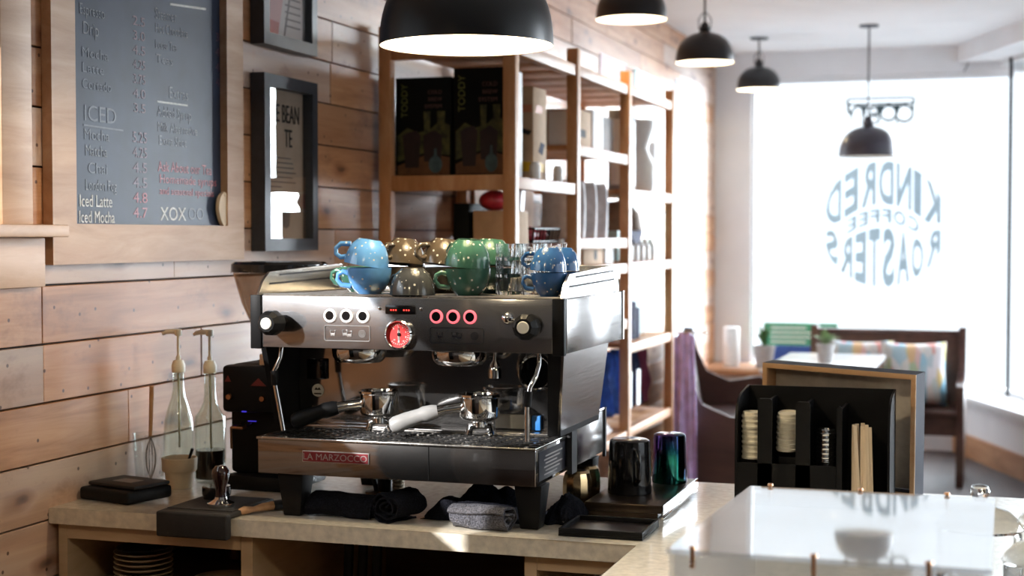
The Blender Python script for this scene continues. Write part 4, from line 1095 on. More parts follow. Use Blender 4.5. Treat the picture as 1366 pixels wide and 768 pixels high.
sg = thing('sign_box', 'wood-edged dark sign box seen from behind, standing behind the organizer', 'sign', (1.652,3.665,WT+.0095))
sg.rotation_euler = (math.radians(3),math.radians(1.5),math.radians(-17))
w_, h_, d_ = .190, .285, .05
def hollow(mb, w_, h_, t_, y0, y1, mi=0):
    for q in ([(-w_,0),(w_,0),(w_-t_,t_),(-w_+t_,t_)],[(w_,0),(w_,h_),(w_-t_,h_-t_),(w_-t_,t_)],[(w_,h_),(-w_,h_),(-w_+t_,h_-t_),(w_-t_,h_-t_)],[(-w_,h_),(-w_,0),(-w_+t_,t_),(-w_+t_,h_-t_)]):
        mb.prism(q, y0, y1, 'xz', mi)
b = MB(); hollow(b, w_, h_, .008, -.044, .012); b.build('frame', m_bluepaint, sg)
b = MB(); hollow(b, w_-.0002, h_-.0002, .011, -.0475, -.0442); b.build('bare_edge', m_signw, sg)
b = MB(); hollow(b, w_-.0085, h_-.0085, .004, -.0440, .002); b.build('inner_frame', m_signw, sg)
MB().box((-w_+.009,.003,.009),(w_-.009,.008,h_-.009)).build('canvas_back', m_canvas, sg)

# ------------------------------------------------------------------ pendant lamps
def pendant(label, x, y, z, D, shade_m, warm, top=CEIL, neck=True, cordmat=None):
    t = thing('pendant_lamp', label, 'lamp', (x,y,z), 0, 'dome pendant lamps')
    R = D/2; H = R*1.02; n = 2.3; N = 18
    prof = []
    for i in range(N+1):
        a = PI/2*i/N
        prof.append((R*abs(math.cos(a))**(2/n), H*abs(math.sin(a))**(2/n)))
    nk = R*.17
    prof = [p for p in prof if p[0] > nk]
    zt = prof[-1][1]
    nh = R*.30 if neck else R*.15
    pr = [(R*1.0,-.004)] + prof + [(nk,zt+nh*.3),(nk*1.25,zt+nh*.35),(nk*1.25,zt+nh*.55),(nk*.9,zt+nh*.65),(nk*.8,zt+nh),(nk*.3,zt+nh*1.25),(0,zt+nh*1.25)]
    MB().lathe(pr, seg=56).build('shade', shade_m, t)
    inn = [(R*1.0,-.004),(R*.985,-.003)] + [(p[0]*.972, p[1]*.965) for p in prof] + [(0,zt*.965)]
    MB().lathe(inn, seg=56).build('shade_lining', m_lampw, t)
    MB().ball((0,0,H*.40),R*.19).cyl((0,0,H*.52),(0,0,H*.9),R*.09,seg=16).build('bulb', m_bulb if warm else m_lampw, t)
    if neck:
        b = MB()
        for s_ in (-1,1): b.tube([(s_*nk*1.2,0,zt+nh*.5),(s_*nk*1.3,0,zt+nh*1.5),(s_*nk*.5,0,zt+nh*2.2),(0,0,zt+nh*2.3)],R*.018,8)
        b.build('yoke', shade_m, t)
    MB().cyl((0,0,zt+nh*1.2),(0,0,top-z-.012),.006,seg=10).build('cord', shade_m, t)
    MB().lathe([(0,0),(.055,0),(.06,.004),(.06,.012),(0,.012)],(0,0,top-z-.0125),32).build('ceiling_rose', shade_m, t)
    if warm:
        li = bpy.data.lights.new('lamp_light','POINT'); li.energy = warm; li.color = (1,.80,.52); li.shadow_soft_size = R*.2
        lo = bpy.data.objects.new('lamp_light', li); COL.objects.link(lo); lo.parent = t; lo.location = (0,0,H*.16)
    return t
pendant('large black dome pendant lamp hanging above the espresso machine', .958,2.95,1.893,.356,m_lampb,16)
pendant('black pendant lamp just left of the row, second from camera', .52,6.22,2.405,.296,m_lampb,7)
pendant('black pendant lamp with visible yoke, third from camera', .53,7.80,2.396,.300,m_lampb,7)
pendant('smallest black pendant lamp, hanging in front of the window corner', .44,10.2,2.480,.294,m_lampb,6)
pendant('black pendant lamp hanging alone before the shop window, window bloom in its colour', 1.189,9.80,2.003,.362,m_lampg,0)
pendant('black pendant lamp added out of the frame to warm the left wall and counter', .95,1.35,1.95,.352,m_lampb,11)  # unseen lamp, added for warm light on the left wall
pendant('black pendant lamp added out of the frame on the customer side for warm light', 2.9,1.2,1.95,.352,m_lampb,14)  # another unseen lamp, added as warm fill
# ring-shaped scroll sign on the glass above that lamp
sgn = MB(); yS = WY+.055
def PX(px, py):      # spot on the window plane
    return (.938+(px-1130)*(1.392-.938)/88.0, yS, 2.481-(py-130)*(2.481-2.296)/33.0)
pts = []
x0_,x1_,z0_,z1_ = PX(1132,0)[0],PX(1216,0)[0],PX(0,138)[2],PX(0,131)[2]
for k in range(9): a = math.radians(-90+k*22.5); pts.append((x1_+ (z1_-z0_)/2*math.cos(a)*.9, yS, (z0_+z1_)/2+(z1_-z0_)/2*math.sin(a)))
for k in range(9): a = math.radians(90+k*22.5); pts.append((x0_+ (z1_-z0_)/2*math.cos(a)*.9, yS, (z0_+z1_)/2+(z1_-z0_)/2*math.sin(a)))
sgn.tube(pts,.007,8,0,True)
for px, py, r in ((1206,151,.057),(1185,150,.052),(1165,147,.030),(1166,157,.032)): sgn.torus(PX(px,py), r, .009, (0,1,0), 28, 8)
arc = [PX(1144+ -9*math.cos(math.radians(a)), 151-10*math.sin(math.radians(a))) for a in range(0,181,20)]
sgn.tube(arc,.009,8); sgn.tube([PX(1135,151),PX(1135,160)],.006,8); sgn.tube([PX(1153,151),PX(1153,160)],.006,8); sgn.tube([PX(1196,155),PX(1196,166)],.006,8)
sgn.tube([PX(1131,135),PX(1131,146),PX(1136,152)],.012,8); sgn.tube([PX(1217,135),PX(1217,148)],.010,8)
for px in (1152,1174,1196): sgn.prism([(PX(px-5,0)[0],PX(0,140)[2]),(PX(px+5,0)[0],PX(0,140)[2]),(PX(px+1.5,0)[0],PX(0,152)[2]),(PX(px-1.5,0)[0],PX(0,152)[2])], yS-.006,yS+.006,'xz')
tag(sgn.build('scroll_sign', m_wsign), 'dark scroll-shaped ring sign on the shop window above the lone pendant', 'sign')
t = thing('wall_camera', 'small black camera on the header at the window corner', 'camera', (1.83,WY-.001,2.775))
MB().box((-.03,-.10,-.016),(.03,-.02,.016),.006,M=Matrix.Rotation(math.radians(35),4,'Z')).cyl((0,-.03,0),(0,-.001,.0),.012).build('body', m_black, t)
MB().tube([(-.02,-.01,-.01),(-.06,-.006,-.06),(-.10,-.006,-.14)],.003,6).build('cable', m_blackm, t)

t = thing('added_fridge', 'unseen dark fridge added at the near end for the steel to reflect', 'fridge', (.32,-.40,0))  # added out of view so the machine's steel has something dark to reflect
MB().box((-.30,-1.75,.06),(.29,1.75,2.05),.01).box((-.27,-1.70,.001),(.25,1.70,.06)).build('cabinet', m_black, t)
for y in (-1.74,-.58,.58):
    d_ = MB().box((.291,y,.10),(.312,y+1.155,2.02),.004).build('door', m_darkwall, t)
    MB().tube([(.312,y+.06,.9),(.345,y+.06,.9),(.345,y+.06,1.4),(.312,y+.06,1.4)],.008,10).build('handle', m_steel, d_)

# ------------------------------------------------------------------ shelving unit
sh = thing('shelving_unit', 'tall open pine shelving unit along the plank wall', 'shelf', (.26,5.95,0))
o = sh.location
PYS = [4.70,5.455,6.275,7.165]; PW = .042; SX0, SX1 = .022, .500
for y in PYS:
    for x in (SX0, SX1-PW):
        MB().box((x,y,0),(x+PW,y+PW,2.196),.002).build('post', m_shelfw, sh, o)
shelves = [[.66,1.05,1.43,1.695,2.135],[.675,1.15,1.385,1.492,1.842,2.138],[.68,1.04,1.388,1.700,2.142]]
for i, zs in enumerate(shelves):
    y0, y1 = PYS[i]+PW+.001, PYS[i+1]-.001
    if i == 0: y0 = PYS[0]+PW+.001
    for z in zs:
        b = MB(); n = 3
        xe = SX1-PW*.0
        for k in range(n):
            yy0 = y0+(y1-y0)*k/n; yy1 = y0+(y1-y0)*(k+1)/n
            b.box((SX0+PW+.001,yy0+.002,z-.018),(SX1-PW-.001,yy1-.002,z),.001)
        b.build('shelf_board', m_shelfw, sh, o)
        MB().box((SX1-PW*.99,y0,z-.040),(SX1-.006,y1,z-.0005),.001).build('shelf_rail', m_shelfw, sh, o)
for z in (.66,1.05,1.43,1.705,2.14):
    MB().box((SX0+PW+.001,PYS[0]+.006,z-.055),(SX1-PW-.001,PYS[0]+PW-.006,z-.004),.001).build('end_rail', m_shelfw, sh, o)

def carton(name, label, cat, lo, hi, mat, group=None, rot=0):
    c_ = ((lo[0]+hi[0])/2,(lo[1]+hi[1])/2,lo[2])
    t = thing(name, label, cat, c_, rot, group)
    dx, dy, dz = (hi[0]-lo[0])/2,(hi[1]-lo[1])/2,hi[2]-lo[2]
    MB().box((-dx,-dy,0),(dx,dy,dz),.003).build('carton', mat, t)
    MB().box((-dx*.98,-.002,dz),(dx*.98,.002,dz+.0008)).build('flap_seam', m_greybox, t)
    return t, dx, dy, dz
def brewbox(label, x0, x1, y0, y1, z0, z1, side):
    t, dx, dy, dz = carton('coffee_maker_box', label, 'box', (x0,y0,z0),(x1,y1,z1), m_boxb, 'black boxes on the top shelf')
    y = -dy-.0012; W_, H_ = 2*dx, dz
    p = MB()
    U = lambda u, v: (-dx+W_*u, H_*v)
    P = lambda pts, m_, k: p.prism([U(*q) for q in pts], y-.0004*k, y+.001, 'xz', m_)
    P([(.04,.03),(.97,.03),(.97,.20),(.6,.24),(.04,.12)],1,0)
    P([(.04,.16),(.55,.25),(.97,.22),(.97,.52),(.80,.56),(.62,.48),(.40,.45),(.22,.50),(.04,.42)],0,0.5)
    P([(.18,.10),(.42,.10),(.46,.42),(.38,.47),(.22,.45),(.13,.42)],2,1)
    P([(.52,.16),(.82,.16),(.84,.42),(.70,.47),(.50,.42)],2,1)
    P([(.52,.45),(.62,.45),(.63,.66),(.51,.66)],0,1); P([(.76,.45),(.88,.45),(.89,.66),(.75,.66)],0,1)
    ov = [(.72+.12*math.cos(a*.314),.13+.085*math.sin(a*.314)) for a in range(20)]; P(ov,3,2)
    P([(.69,.20),(.75,.20),(.74,.29),(.70,.29)],3,2)
    p.build('printed_picture', [m_print_green,m_print_wood,m_print_drink,m_print_blue], t, smooth=0)
    q = MB()
    q.text('TODDY', H_*.095, frame_M((-dx+W_*.22,y-.0006,H_*.60),(0,0,1),(-1,0,0)), .0004, 0, sx=1.0)
    q.build('box_lettering', m_print_txt, t, smooth=0); q = MB()
    for i, s_ in enumerate(['COLD','BREW','SYSTEM']): q.text(s_, H_*.055, frame_M((dx-W_*.16,y-.0006,H_*(.83-.07*i)),(1,0,0),(0,0,1)), .0004, 0, align='RIGHT')
    q.build('small_lettering', m_print_txt2, t, smooth=0)
    if side: MB().box((dx,-dy+.004,.004),(dx+.001,dy-.004,dz-.004)).build('window_lit_side', m_whitebox, t)  # side whitened to carry the window light that falls on it
brewbox('left black boxed coffee maker on the top shelf, TODDY lettering', .058,.258,4.76,4.95,1.6955,2.03,False)
brewbox('right black boxed coffee maker on the top shelf, taller-standing by the post', .268,.452,4.755,4.93,1.6955,2.055,True)
t, dx, dy, dz = carton('tall_carton', 'tall kraft carton with bird stickers on the top shelf', 'box', (.34,5.06,1.6955),(.45,5.22,2.02), m_kraft)
b = MB().prism([(-.06,.235),(.02,.235),(.04,.26),(-.04,.265)], dx,dx+.001,'yz',0).prism([(-.02,.10),(.03,.09),(.06,.13),(.01,.135)], dx,dx+.001,'yz',1).prism([(-.01,.03),(.05,.03),(.05,.06),(-.01,.065)], dx,dx+.001,'yz',2)
b.prism([(-.02,.235),(.05,.235),(.05,.26),(-.02,.265)], -dy-.001,-dy,'xz',0).prism([(.0,.03),(.05,.03),(.05,.062),(.01,.065)], -dy-.001,-dy,'xz',2).prism([(-.01,.17),(.04,.155),(.05,.17),(.0,.185)], -dy-.001,-dy,'xz',3); b.build('sticker', [m_orange,m_navy,m_yellow,m_ink], t)
carton('dark_carton', 'low dark grey carton behind the kraft carton on the top shelf', 'box', (.10,5.10,1.6955),(.32,5.40,1.93), m_greybox)
for y, lb in ((5.0,'nearer the post'),(5.28,'right of the kraft carton')):
    tag(MB().lathe([(0,0),(.016,0),(.018,.003),(.018,.045),(.014,.052),(.014,.058),(0,.058)],(.475,y,1.6958),20).build('small_jar', m_white), 'tiny white jar on the shelf edge, '+lb, 'jar', 'white jars on the shelf edge')
# bay one lower shelf
z = 1.4302
carton('kraft_carton', 'big kraft carton on the lower shelf behind the cups', 'box', (.32,4.80,z),(.452,5.0,z+.155), m_kraft)
tag(MB().ball((.37,4.87,z+.155+.035),.05,sz=(1,1.2,.7)).build('red_bag', m_red), 'shiny red bag lying on the big kraft carton', 'bag')
tag(MB().prism([(0,0),(.07,0),(.075,.075),(.03,.082),(.0,.06)],-.02,.02,'xz').build('paper_bag', m_white), 'crumpled white paper bag on the kraft carton', 'bag').location = (.375,4.80+.15,z+.156)
carton('dark_carton', 'tall narrow dark carton left of the kraft carton', 'box', (.25,4.80,z),(.305,5.0,z+.18), m_boxb)
t = thing('wire_basket', 'black wire basket of red packets on the lower shelf', 'basket', (.373,5.22,z+.0018))
b = MB()
for zz, e in ((.003,.0),(.05,.008),(.095,.016)):
    x_, y_ = .065+e, .145+e
    b.tube([(-x_,-y_,zz),(x_,-y_,zz),(x_,y_,zz),(-x_,y_,zz)],.004,6,0,True)
for k in range(9):
    y_ = -.145+.29*k/8
    for s_ in (-1,1): b.tube([(s_*.065,y_,.003),(s_*.081,y_*1.1,.095)],.0025,6)
for k in range(5):
    x_ = -.065+.13*k/4
    for s_ in (-1,1): b.tube([(x_,s_*.145,.003),(x_*1.2,s_*.161,.095)],.0025,6)
    b.tube([(x_,-.145,.003),(x_,.145,.003)],.0025,6)
b.build('wires', m_black, t)
for k in range(4):
    tag(MB().ball((.375+.012*(k%2),5.10+.075*k,z+.075),.032,sz=(1.1,1.0,.95)).build('red_packet', m_red), 'shiny red coffee packet in the wire basket', 'packet', 'red packets in the wire basket')
mug('white mug on the lower shelf behind the wire basket', .20,5.18,z,.045,.17,m_white,0)
tag(MB().box((.40,5.412,z),(.452,5.45,z+.06),.002).build('small_carton', m_whitebox), 'small white carton right of the wire basket', 'box')
# bay two
z = 1.8422
carton('white_carton', 'narrow white carton at the left end of the middle bay top', 'box', (.37,5.51,z),(.452,5.56,z+.13), m_whitebox)
t, dx, dy, dz = carton('kraft_carton', 'kraft carton with black print on the middle bay top shelf', 'box', (.33,5.60,z),(.452,5.83,z+.145), m_kraft)
MB().prism([(-.04,.08),(.04,.08),(.03,.10),(-.03,.10)], -dy-.001,-dy,'xz').prism([(-.03,.03),(.05,.03),(.05,.05),(-.03,.05)], -dy-.001,-dy,'xz').prism([(-.05,.04),(.03,.04),(.03,.07),(-.05,.07)], dx,dx+.001,'yz').build('print', m_ink, t)
carton('white_carton', 'white carton right of the kraft one in the middle bay', 'box', (.33,5.86,z),(.452,6.02,z+.16), m_whitebox)
carton('dark_carton', 'dark brown carton at the right end of the middle bay top', 'box', (.30,6.06,z),(.44,6.24,z+.15), m_greybox)
z = 1.4922; P0 = None
for k in range(4):
    lab = 'white paper sleeve standing curved in the row on the middle bay shelf'
    pts = []
    for s_ in range(9): pts.append((.30+.145*s_/8*0, 0))
    prof = [(0,0),(.045,0),(.052,.06),(.048,.13),(.030,.175),(-.005,.185),(.018,.16),(.026,.11),(.018,.05)]
    if P0 is None:
        P0 = MB().prism(prof, -.06,.06,'yz').build('coffee_bag', m_linen, smooth=50); tag(P0, 'pale coffee bag standing in the middle bay row', 'bag', 'pale coffee bags in a row'); p_ = P0
    else: p_ = P0.copy(); COL.objects.link(p_)
    p_.location = (.392,5.53+k*.175,z+.0003); p_.scale = (1,1.0,1.2)
tag(MB().box((.068,5.51,z+.01),(.078,6.26,z+.30)).build('back_board', m_shelfw), 'brown board at the back of the middle bay', 'board')
z = 1.3852
t = thing('framed_photo', 'small pink-edged frame on the narrow middle bay shelf', 'photo', (.44,5.60,z))
b = MB(); 
for q in ([(-.07,0),(.07,0),(.06,.01),(-.06,.01)],[(.07,0),(.07,.075),(.06,.065),(.06,.01)],[(.07,.075),(-.07,.075),(-.06,.065),(.06,.065)],[(-.07,.075),(-.07,0),(-.06,.01),(-.06,.065)]): b.prism(q,-.008,.008,'yz')
b.build('frame', m_pinkc, t); MB().box((-.004,-.06,.01),(.004,.06,.065)).build('picture', m_kraft, t)
t, dx, dy, dz = carton('kraft_carton', 'low kraft carton with a black spot on the narrow shelf', 'box', (.34,5.72,z),(.452,6.02,z+.075), m_kraft)
MB().alathe([(0,.001),(.022,.001),(.022,0)],(dx,.03,.04),(1,0,0),20).build('print', m_ink, t)
carton('white_carton', 'small white carton at the right of the narrow shelf', 'box', (.35,6.06,z),(.452,6.20,z+.085), m_whitebox)
z = 1.1502; B0 = None
for k in range(11):
    lab = 'pale pink booklet in the upright row on the middle bay shelf'
    if B0 is None:
        B0 = MB().box((-.08,-.025,0),(.06,.025,.19),.003).build('booklet', m_pinkc); tag(B0, lab, 'booklet', 'pale pink booklets'); b_ = B0
    else: b_ = B0.copy(); COL.objects.link(b_)
    b_.location = (.385,5.535+k*.06,z+.0003); b_.scale = (1,1,1-.06*(k%3))
def hanging(label, name, y, zt, zb, x, wy, mat, seed, group=None, folds=5, depth=.03):
    mb = MB(); nu, nv = 40, 16; v = []; f = []
    for side in (0,1):
        for j in range(nv+1):
            s_ = j/nv; z_ = zt+(zb-zt)*s_
            for i in range(nu+1):
                u = i/nu-.5; ww = wy*(.72+.28*min(1,s_*2.2))
                dx_ = depth*math.sin(u*folds*2*PI+seed+s_)*(.4+.6*s_) + noise.noise(Vector((u*4,s_*3,seed)))*.02
                sl = .05*max(0,abs(u)-.25)*(1-s_)*2
                v.append((x+dx_+(.003 if side else -.003), y+u*ww, z_-sl))
    W_ = nu+1; N = W_*(nv+1)
    for j in range(nv):
        for i in range(nu):
            a = j*W_+i; f.append((a,a+W_,a+W_+1,a+1)); f.append((N+a,N+a+1,N+a+W_+1,N+a+W_))
    for i in range(nu):
        for j in (0,nv): a = j*W_+i; f.append((a,a+1,N+a+1,N+a))
    for j in range(nv):
        for i in (0,nu): a = j*W_+i; f.append((a,a+W_,N+a+W_,N+a))
    mb._add(v,f); return mb.build(name, mat, smooth=60)
G2 = 'shirts hanging in the shelving unit'
for y, m_, lb in ((5.62,m_navy,'navy shirt hanging low in the middle bay, left one'),(5.80,m_navy,'navy shirt hanging low in the middle bay, centre one'),(5.98,m_blue,'bright blue shirt hanging in the middle bay, left of the post'),(6.165,m_blue,'bright blue shirt hanging in the middle bay against the post')):
    tag(hanging(lb,'hanging_shirt',y,1.108,.74,.36,.145,m_,y*7), lb, 'shirt', G2)
for k in range(3):
    lb = ['lowest','middle','topmost'][k]+' folded pale cloth on the bottom shelf of the middle bay'
    tag(MB().box((.12,5.56,.6752+k*.020),(.45,6.20-.05*k,.694+k*.020),.008,seg=3).build('folded_cloth', m_linen), lb, 'cloth', 'folded pale cloths')
# bay three
z = 1.7002
t = thing('display_stand', 'dark framed white display on the far bay top shelf', 'display', (.42,6.47,z))
MB().box((-.03,-.13,0),(.03,.13,.34),.004).build('frame', m_greybox, t); MB().box((.0302,-.11,.02),(.034,.11,.30)).box((-.02,-.133,.02),(.02,-.1302,.30)).build('white_sheet', m_whitebox, t)
t = thing('white_carafe', 'white hourglass carafe on the far bay top shelf', 'carafe', (.41,6.83,z))
MB().lathe([(0,0),(.07,0),(.082,.03),(.08,.12),(.045,.19),(.045,.21),(.08,.30),(.078,.33),(.074,.33),(.04,.21),(0,.2)],seg=36).build('body', m_white, t)
tag(MB().box((.40,6.99,z),(.45,7.10,z+.24),.003).build('white_carton', m_whitebox), 'white carton by the last post on the far bay top shelf', 'box')
z = 1.3882
t = thing('trucker_cap', 'brown and navy cap hanging in the far bay', 'cap', (.385,6.56,1.66))
MB().lathe([(0,0),(.04,-.01),(.09,-.06),(.105,-.13),(.10,-.135),(.085,-.06),(.04,-.02),(0,-.012)],seg=32).build('crown', m_cabin, t)
MB().prism([(-.06,-.10),(.10,-.10),(.13,-.15),(.08,-.19),(-.02,-.19),(-.08,-.15)], .06,.075,'yz').build('brim', m_navy, t)
MB().tube([(0,0,0),(.0,0,.0185)],.004,6).build('loop', m_black, t)
carton('turquoise_carton', 'big pale turquoise carton in the far bay', 'box', (.12,6.72,z),(.34,7.10,z+.27), m_teal)
for k in range(5):
    tag(MB().lathe([(0,0),(.022,0),(.024,.004),(.024,.07),(.012,.085),(.012,.10),(0,.10)],(.445,6.48+k*.11,z+.0002),20).build('small_bottle', m_white), 'small white bottle in the row at the front of the far bay', 'bottle', 'small white bottles')
z = 1.0402
carton('turquoise_carton', 'smaller pale turquoise carton on the third shelf of the far bay', 'box', (.12,6.75,z),(.38,7.12,z+.26), m_teal)
carton('white_carton', 'white carton beside the dark packets in the far bay', 'box', (.30,6.36,z),(.45,6.46,z+.10), m_whitebox)
for k in range(3):
    tag(MB().box((.40,6.53+k*.07,z+.0002),(.446,6.575+k*.07,z+.20-.03*k),.006,seg=2).build('dark_packet', m_navy), 'dark packet in front of the smaller turquoise carton', 'packet', 'dark packets in the far bay')
for y, m_, lb in ((6.41,m_blue,'blue shirt hanging in the far bay nearest the post'),(6.57,m_blue,'second blue shirt hanging in the far bay'),(6.73,m_navy,'navy shirt hanging in the far bay'),(6.89,m_navy,'dark shirt hanging in the far bay beside the maroon one'),(7.05,m_maroon,'maroon shirt hanging at the right of the far bay')):
    tag(hanging(lb,'hanging_shirt',y,.999,.72,.37,.145,m_,y*5), lb, 'shirt', G2)
for k, y in enumerate((6.50,6.66)):
    tag(MB().box((.44,y,.74),(.446,y+.06,.90)).build('swing_tag', m_white), ('nearer' if k == 0 else 'farther')+' white swing tag hanging on the blue shirts', 'tag', 'white swing tags')
hc = hanging('','hanging_cloth',0,1.03,.03,0,.13,m_purple,2.0,None,3,.012)
hc.location = (.530,7.30,0); hc.rotation_euler = (0,0,PI/2)
tag(hc, 'lilac cloth hanging from the far end of the shelving unit', 'cloth')
tag(MB().tube([(.482,7.208,1.032),(.482,7.30,1.032),(.64,7.30,1.032)],.005,8).build('hanging_rail', m_steel), 'short metal rail holding the lilac cloth', 'rail')
tag(MB().box((.07,5.52,.0005),(.45,6.26,.40),.01).build('storage_chest', m_whitebox), 'white chest under the bottom shelf', 'chest')

# ------------------------------------------------------------------ pews, table, window ledge
def pew(label, loc, rotz, L, group='dark wooden pews'):
    t = thing('church_pew', label, 'pew', loc, rotz, group)
    # local: x along the pew, seat faces -y, back at y=0
    ep = [(.05,0),(-.46,0),(-.47,.10),(-.42,.30),(-.46,.50),(-.45,.60),(-.38,.63),(-.20,.60),(-.06,.66),(.005,.80),(.03,.93),(.09,.93),(.09,.5),(.06,.2)]
    for x in (0,L-.045): MB().prism(ep, x, x+.045,'yz').build('end_panel', m_pew, t)
    MB().box((.0455,-.44,.425),(L-.0455,-.02,.455),.006).build('seat', m_pew, t)
    b = MB().prism([(-.035,.44),(.0,.44),(.075,.885),(.045,.885)], .0455, L-.0455,'yz'); b.build('backrest', m_pew, t)
    MB().box((.0455,.03,.885),(L-.0455,.095,.91),.005).build('top_rail', m_pew, t)
    MB().box((.0455,-.40,.30),(L-.0455,-.38,.424)).build('seat_apron', m_pew, t)
    return t
pew('dark wooden pew under the shop window holding the cushions', (.83,9.87,0), 0, .96)
pew('dark wooden pew along the left wall beyond the shelves', (.53,7.47,0), math.radians(100), 2.0)
t = thing('cafe_table', 'white-topped cafe table between the pews', 'table', (1.04,8.88,0))
MB().box((-.29,-.64,.755),(.29,.62,.78),.006).build('tabletop', m_tabletop, t)
MB().cyl((0,0,.03),(0,0,.754),.04).box((-.06,-.4,.735),(.06,.4,.754)).build('pedestal', m_pew, t)
MB().lathe([(0,0),(.24,0),(.25,.012),(.05,.03),(0,.03)],seg=36).build('foot', m_pew, t)
def pot(label, loc, r, h, leaf, spread, n_, hh, seed, group):
    t = thing('potted_plant', label, 'plant', loc, 0, group); r_ = random.Random(seed)
    MB().lathe([(0,0),(r*.72,0),(r,h),(r*.92,h),(r*.66,.006),(0,.006)],seg=32).build('pot', m_potg, t)
    MB().lathe([(0,h*.88),(r*.88,h*.88)],seg=24).build('soil', m_cabin, t)
    b = MB()
    for k in range(n_):
        a = r_.uniform(0,2*PI); s_ = r_.uniform(.3,1)*spread; z_ = r_.uniform(.6,1)*hh
        d_ = Vector((math.cos(a),math.sin(a),0)); p_ = Vector((-d_.y,d_.x,0)); w_ = .012+.008*r_.random()
        base = Vector((0,0,h*.88)); v = []
        for i in range(6):
            q = i/5; c_ = base + d_*(s_*q**1.5) + Vector((0,0,z_*q - s_*.35*q*q))
            ww = w_*math.sin(PI*min(.97,q*.9+.08)); v += [c_-p_*ww, c_+p_*ww, c_+Vector((0,0,-.002))]
        fcs = []
        for i in range(5):
            A = i*3; B = A+3; fcs += [(A,A+2,B+2,B),(A+2,A+1,B+1,B+2)]
        b._add(v,fcs)
    b.build('leaves', leaf, t)
pot('small pale plant in a grey pot on the white table', (1.045,8.78,.7802), .052,.11,m_leafl,.10,26,.11,3,'potted plants by the window')
# ledge under the window, left corner
struct(MB().box((.002,10.40,0),(.76,11.018,.545)).build('trim_2', m_paint))
struct(MB().box((.001,10.37,.546),(.77,11.018,.585),.003).build('trim_3', m_trimw))
tag(MB().lathe([(0,0),(.052,0),(.055,.003),(.055,.275),(.05,.28),(.02,.28),(.02,.27),(0,.27)],(.195,10.60,.586),32).build('paper_roll', m_white), 'white paper roll standing on the window ledge', 'paper roll')
pot('spiky green plant in a square grey pot on the window ledge', (.425,10.60,.586), .078,.155,m_leaf,.10,22,.20,9,'potted plants by the window')
t = thing('yard_sign', 'green and blue lettered sign leaning on the window ledge', 'sign', (.63,10.86,.586)); t.rotation_euler = (math.radians(-4),0,0)
MB().box((-.25,-.004,.14),(.27,.004,.30)).build('green_panel', m_greens, t)
MB().box((-.25,-.004,0),(.27,.004,.1395)).build('blue_panel', m_blues, t)
b = MB()
for i in range(4): b.box((-.2,-.0055,.16+.033*i),(.05+.12*((i*7)%3)/2,-.0042,.172+.033*i))
b.build('sign_print', m_white, t)
def cushion(label, loc, rot, mat):
    mb = MB(); n_ = 14; v = []; f = []; S = .20
    for side in (-1,1):
        for j in range(n_+1):
            for i in range(n_+1):
                x = i/n_*2-1; y = j/n_*2-1
                th = .065*((1-x**4)*(1-y**4))**.45; pin = 1-.07*(1-abs(x))*abs(y)**2-.0
                v.append((x*S*(1-.08*(1-y*y)), side*th, y*S*(1-.08*(1-x*x))+S))
    W_ = n_+1; N = W_*W_
    for s_ in (0,1):
        for j in range(n_):
            for i in range(n_):
                a = s_*N+j*W_+i; f.append((a,a+1,a+W_+1,a+W_))
    mb._add(v,f); bmesh.ops.remove_doubles(mb.bm, verts=mb.bm.verts, dist=.0005)
    o_ = mb.build('cushion', mat, smooth=80); o_.location = loc; o_.rotation_euler = rot
    tag(o_, label, 'cushion', 'cushions on the window pew')
cushion('multicoloured patterned cushion leaning at the left on the window pew', (1.17,9.66,.458), (math.radians(-10),0,math.radians(6)), m_pillow)
cushion('pale blue-edged patterned cushion leaning at the right on the window pew', (1.50,9.60,.458), (math.radians(-10),0,math.radians(14)), m_pillow)

# ------------------------------------------------------------------ light
wd = bpy.data.worlds.new('daylight'); sc.world = wd; wd.use_nodes = True
nt = wd.node_tree; bgn = nt.nodes['Background']
# pale overcast sky: dimmer down by the street, brighter overhead, with the veiled sun's glow to the right
tc = node(nt,'ShaderNodeTexCoord')
def lobe(d, c0, c1, lo, hi):
    dt = node(nt,'ShaderNodeVectorMath', operation='DOT_PRODUCT'); dt.inputs[1].default_value = Vector(d).normalized(); nt.links.new(tc.outputs['Generated'], dt.inputs[0])
    mr = node(nt,'ShaderNodeMapRange', interpolation_type='SMOOTHSTEP'); nt.links.new(dt.outputs['Value'], mr.inputs['Value'])
    mr.inputs['From Min'].default_value = c0; mr.inputs['From Max'].default_value = c1; mr.inputs['To Min'].default_value = lo; mr.inputs['To Max'].default_value = hi
    return mr.outputs[0]
sa_ = node(nt,'ShaderNodeMath', operation='ADD')
nt.links.new(lobe((0,0,1), .09, .40, 1.7, 5.5), sa_.inputs[0]); nt.links.new(lobe((.52,.82,.24), .86, .985, 0, 50.0), sa_.inputs[1])
nt.links.new(sa_.outputs[0], bgn.inputs['Strength']); bgn.inputs['Color'].default_value = (.87,.94,1.0,1)
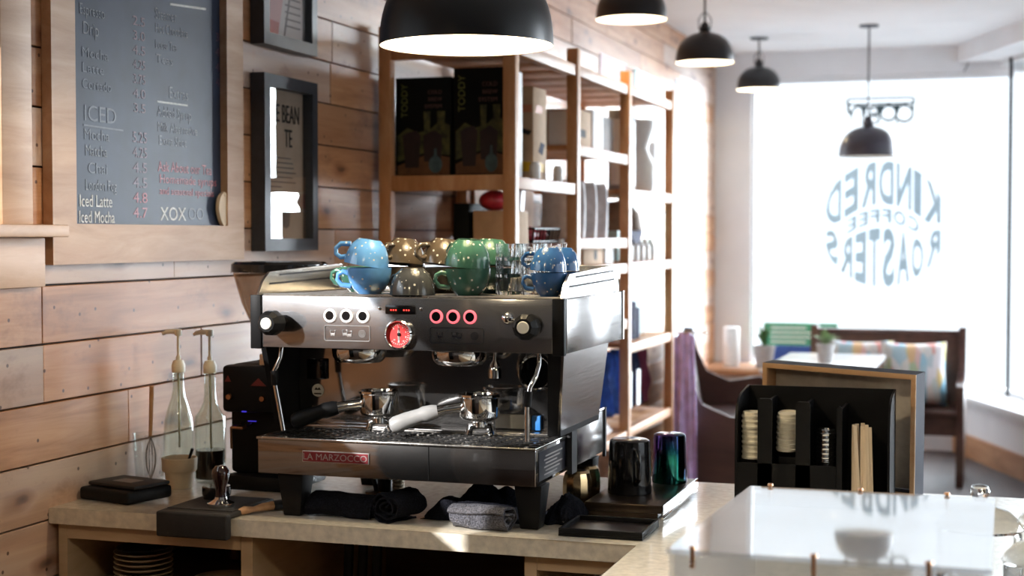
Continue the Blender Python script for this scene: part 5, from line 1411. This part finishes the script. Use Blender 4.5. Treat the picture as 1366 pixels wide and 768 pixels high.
def portal(name, loc, direction, sx, sy):
    li = bpy.data.lights.new(name,'AREA'); li.shape = 'RECTANGLE'; li.size = sx; li.size_y = sy; li.cycles.is_portal = True
    ob = bpy.data.objects.new(name, li); COL.objects.link(ob); ob.location = loc
    ob.rotation_euler = Vector(direction).to_track_quat('-Z','Y').to_euler(); return ob
portal('window_portal',(1.15,WY+.14,1.52),(0,-1,0),1.8,2.25)
pm = A0+dA*(LA*.55)+nA*.34
portal('window_portal',(pm.x,pm.y,1.56),(-nA.x,-nA.y,0),2.6,2.3)
portal('window_portal',(X5+.12,4.6,1.68),(-1,0,0),6.0,1.8)
portal('window_portal',(-.12,2.06,1.97),(1,0,0),1.36,.9)
su = bpy.data.lights.new('sun','SUN'); su.energy = 9; su.angle = math.radians(.6); su.color = (1,.96,.92)
so = bpy.data.objects.new('sun', su); COL.objects.link(so)
so.rotation_euler = Vector((.045,.06,-.033)).to_track_quat('-Z','Y').to_euler()

# ------------------------------------------------------------------ camera
F = 2030.0; TH = math.radians(17.93); PIT = math.atan(69/F)
fw = Vector((-math.sin(TH)*math.cos(PIT), math.cos(TH)*math.cos(PIT), -math.sin(PIT)))
cam = bpy.data.cameras.new('camera'); cam.sensor_width = 36; cam.lens = 36*F/1366
co = bpy.data.objects.new('camera', cam); COL.objects.link(co); co.location = (2.01,0,1.5)
co.rotation_euler = fw.to_track_quat('-Z','Y').to_euler()
cam.dof.use_dof = True; cam.dof.focus_distance = 3.10; cam.dof.aperture_fstop = 3.8
cam.clip_start = .05
sc.camera = co
sc.view_settings.view_transform = 'Standard'; sc.view_settings.look = 'None'; sc.view_settings.gamma = 1
sc.view_settings.use_curve_mapping = False
sc.view_settings.exposure = 0.12
sc.cycles.use_denoising = True
sc.cycles.max_bounces = 12; sc.cycles.diffuse_bounces = 5; sc.cycles.glossy_bounces = 6; sc.cycles.transmission_bounces = 10; sc.cycles.transparent_max_bounces = 16
sc.cycles.sample_clamp_indirect = 6.0; sc.cycles.caustics_refractive = False; sc.cycles.caustics_reflective = False
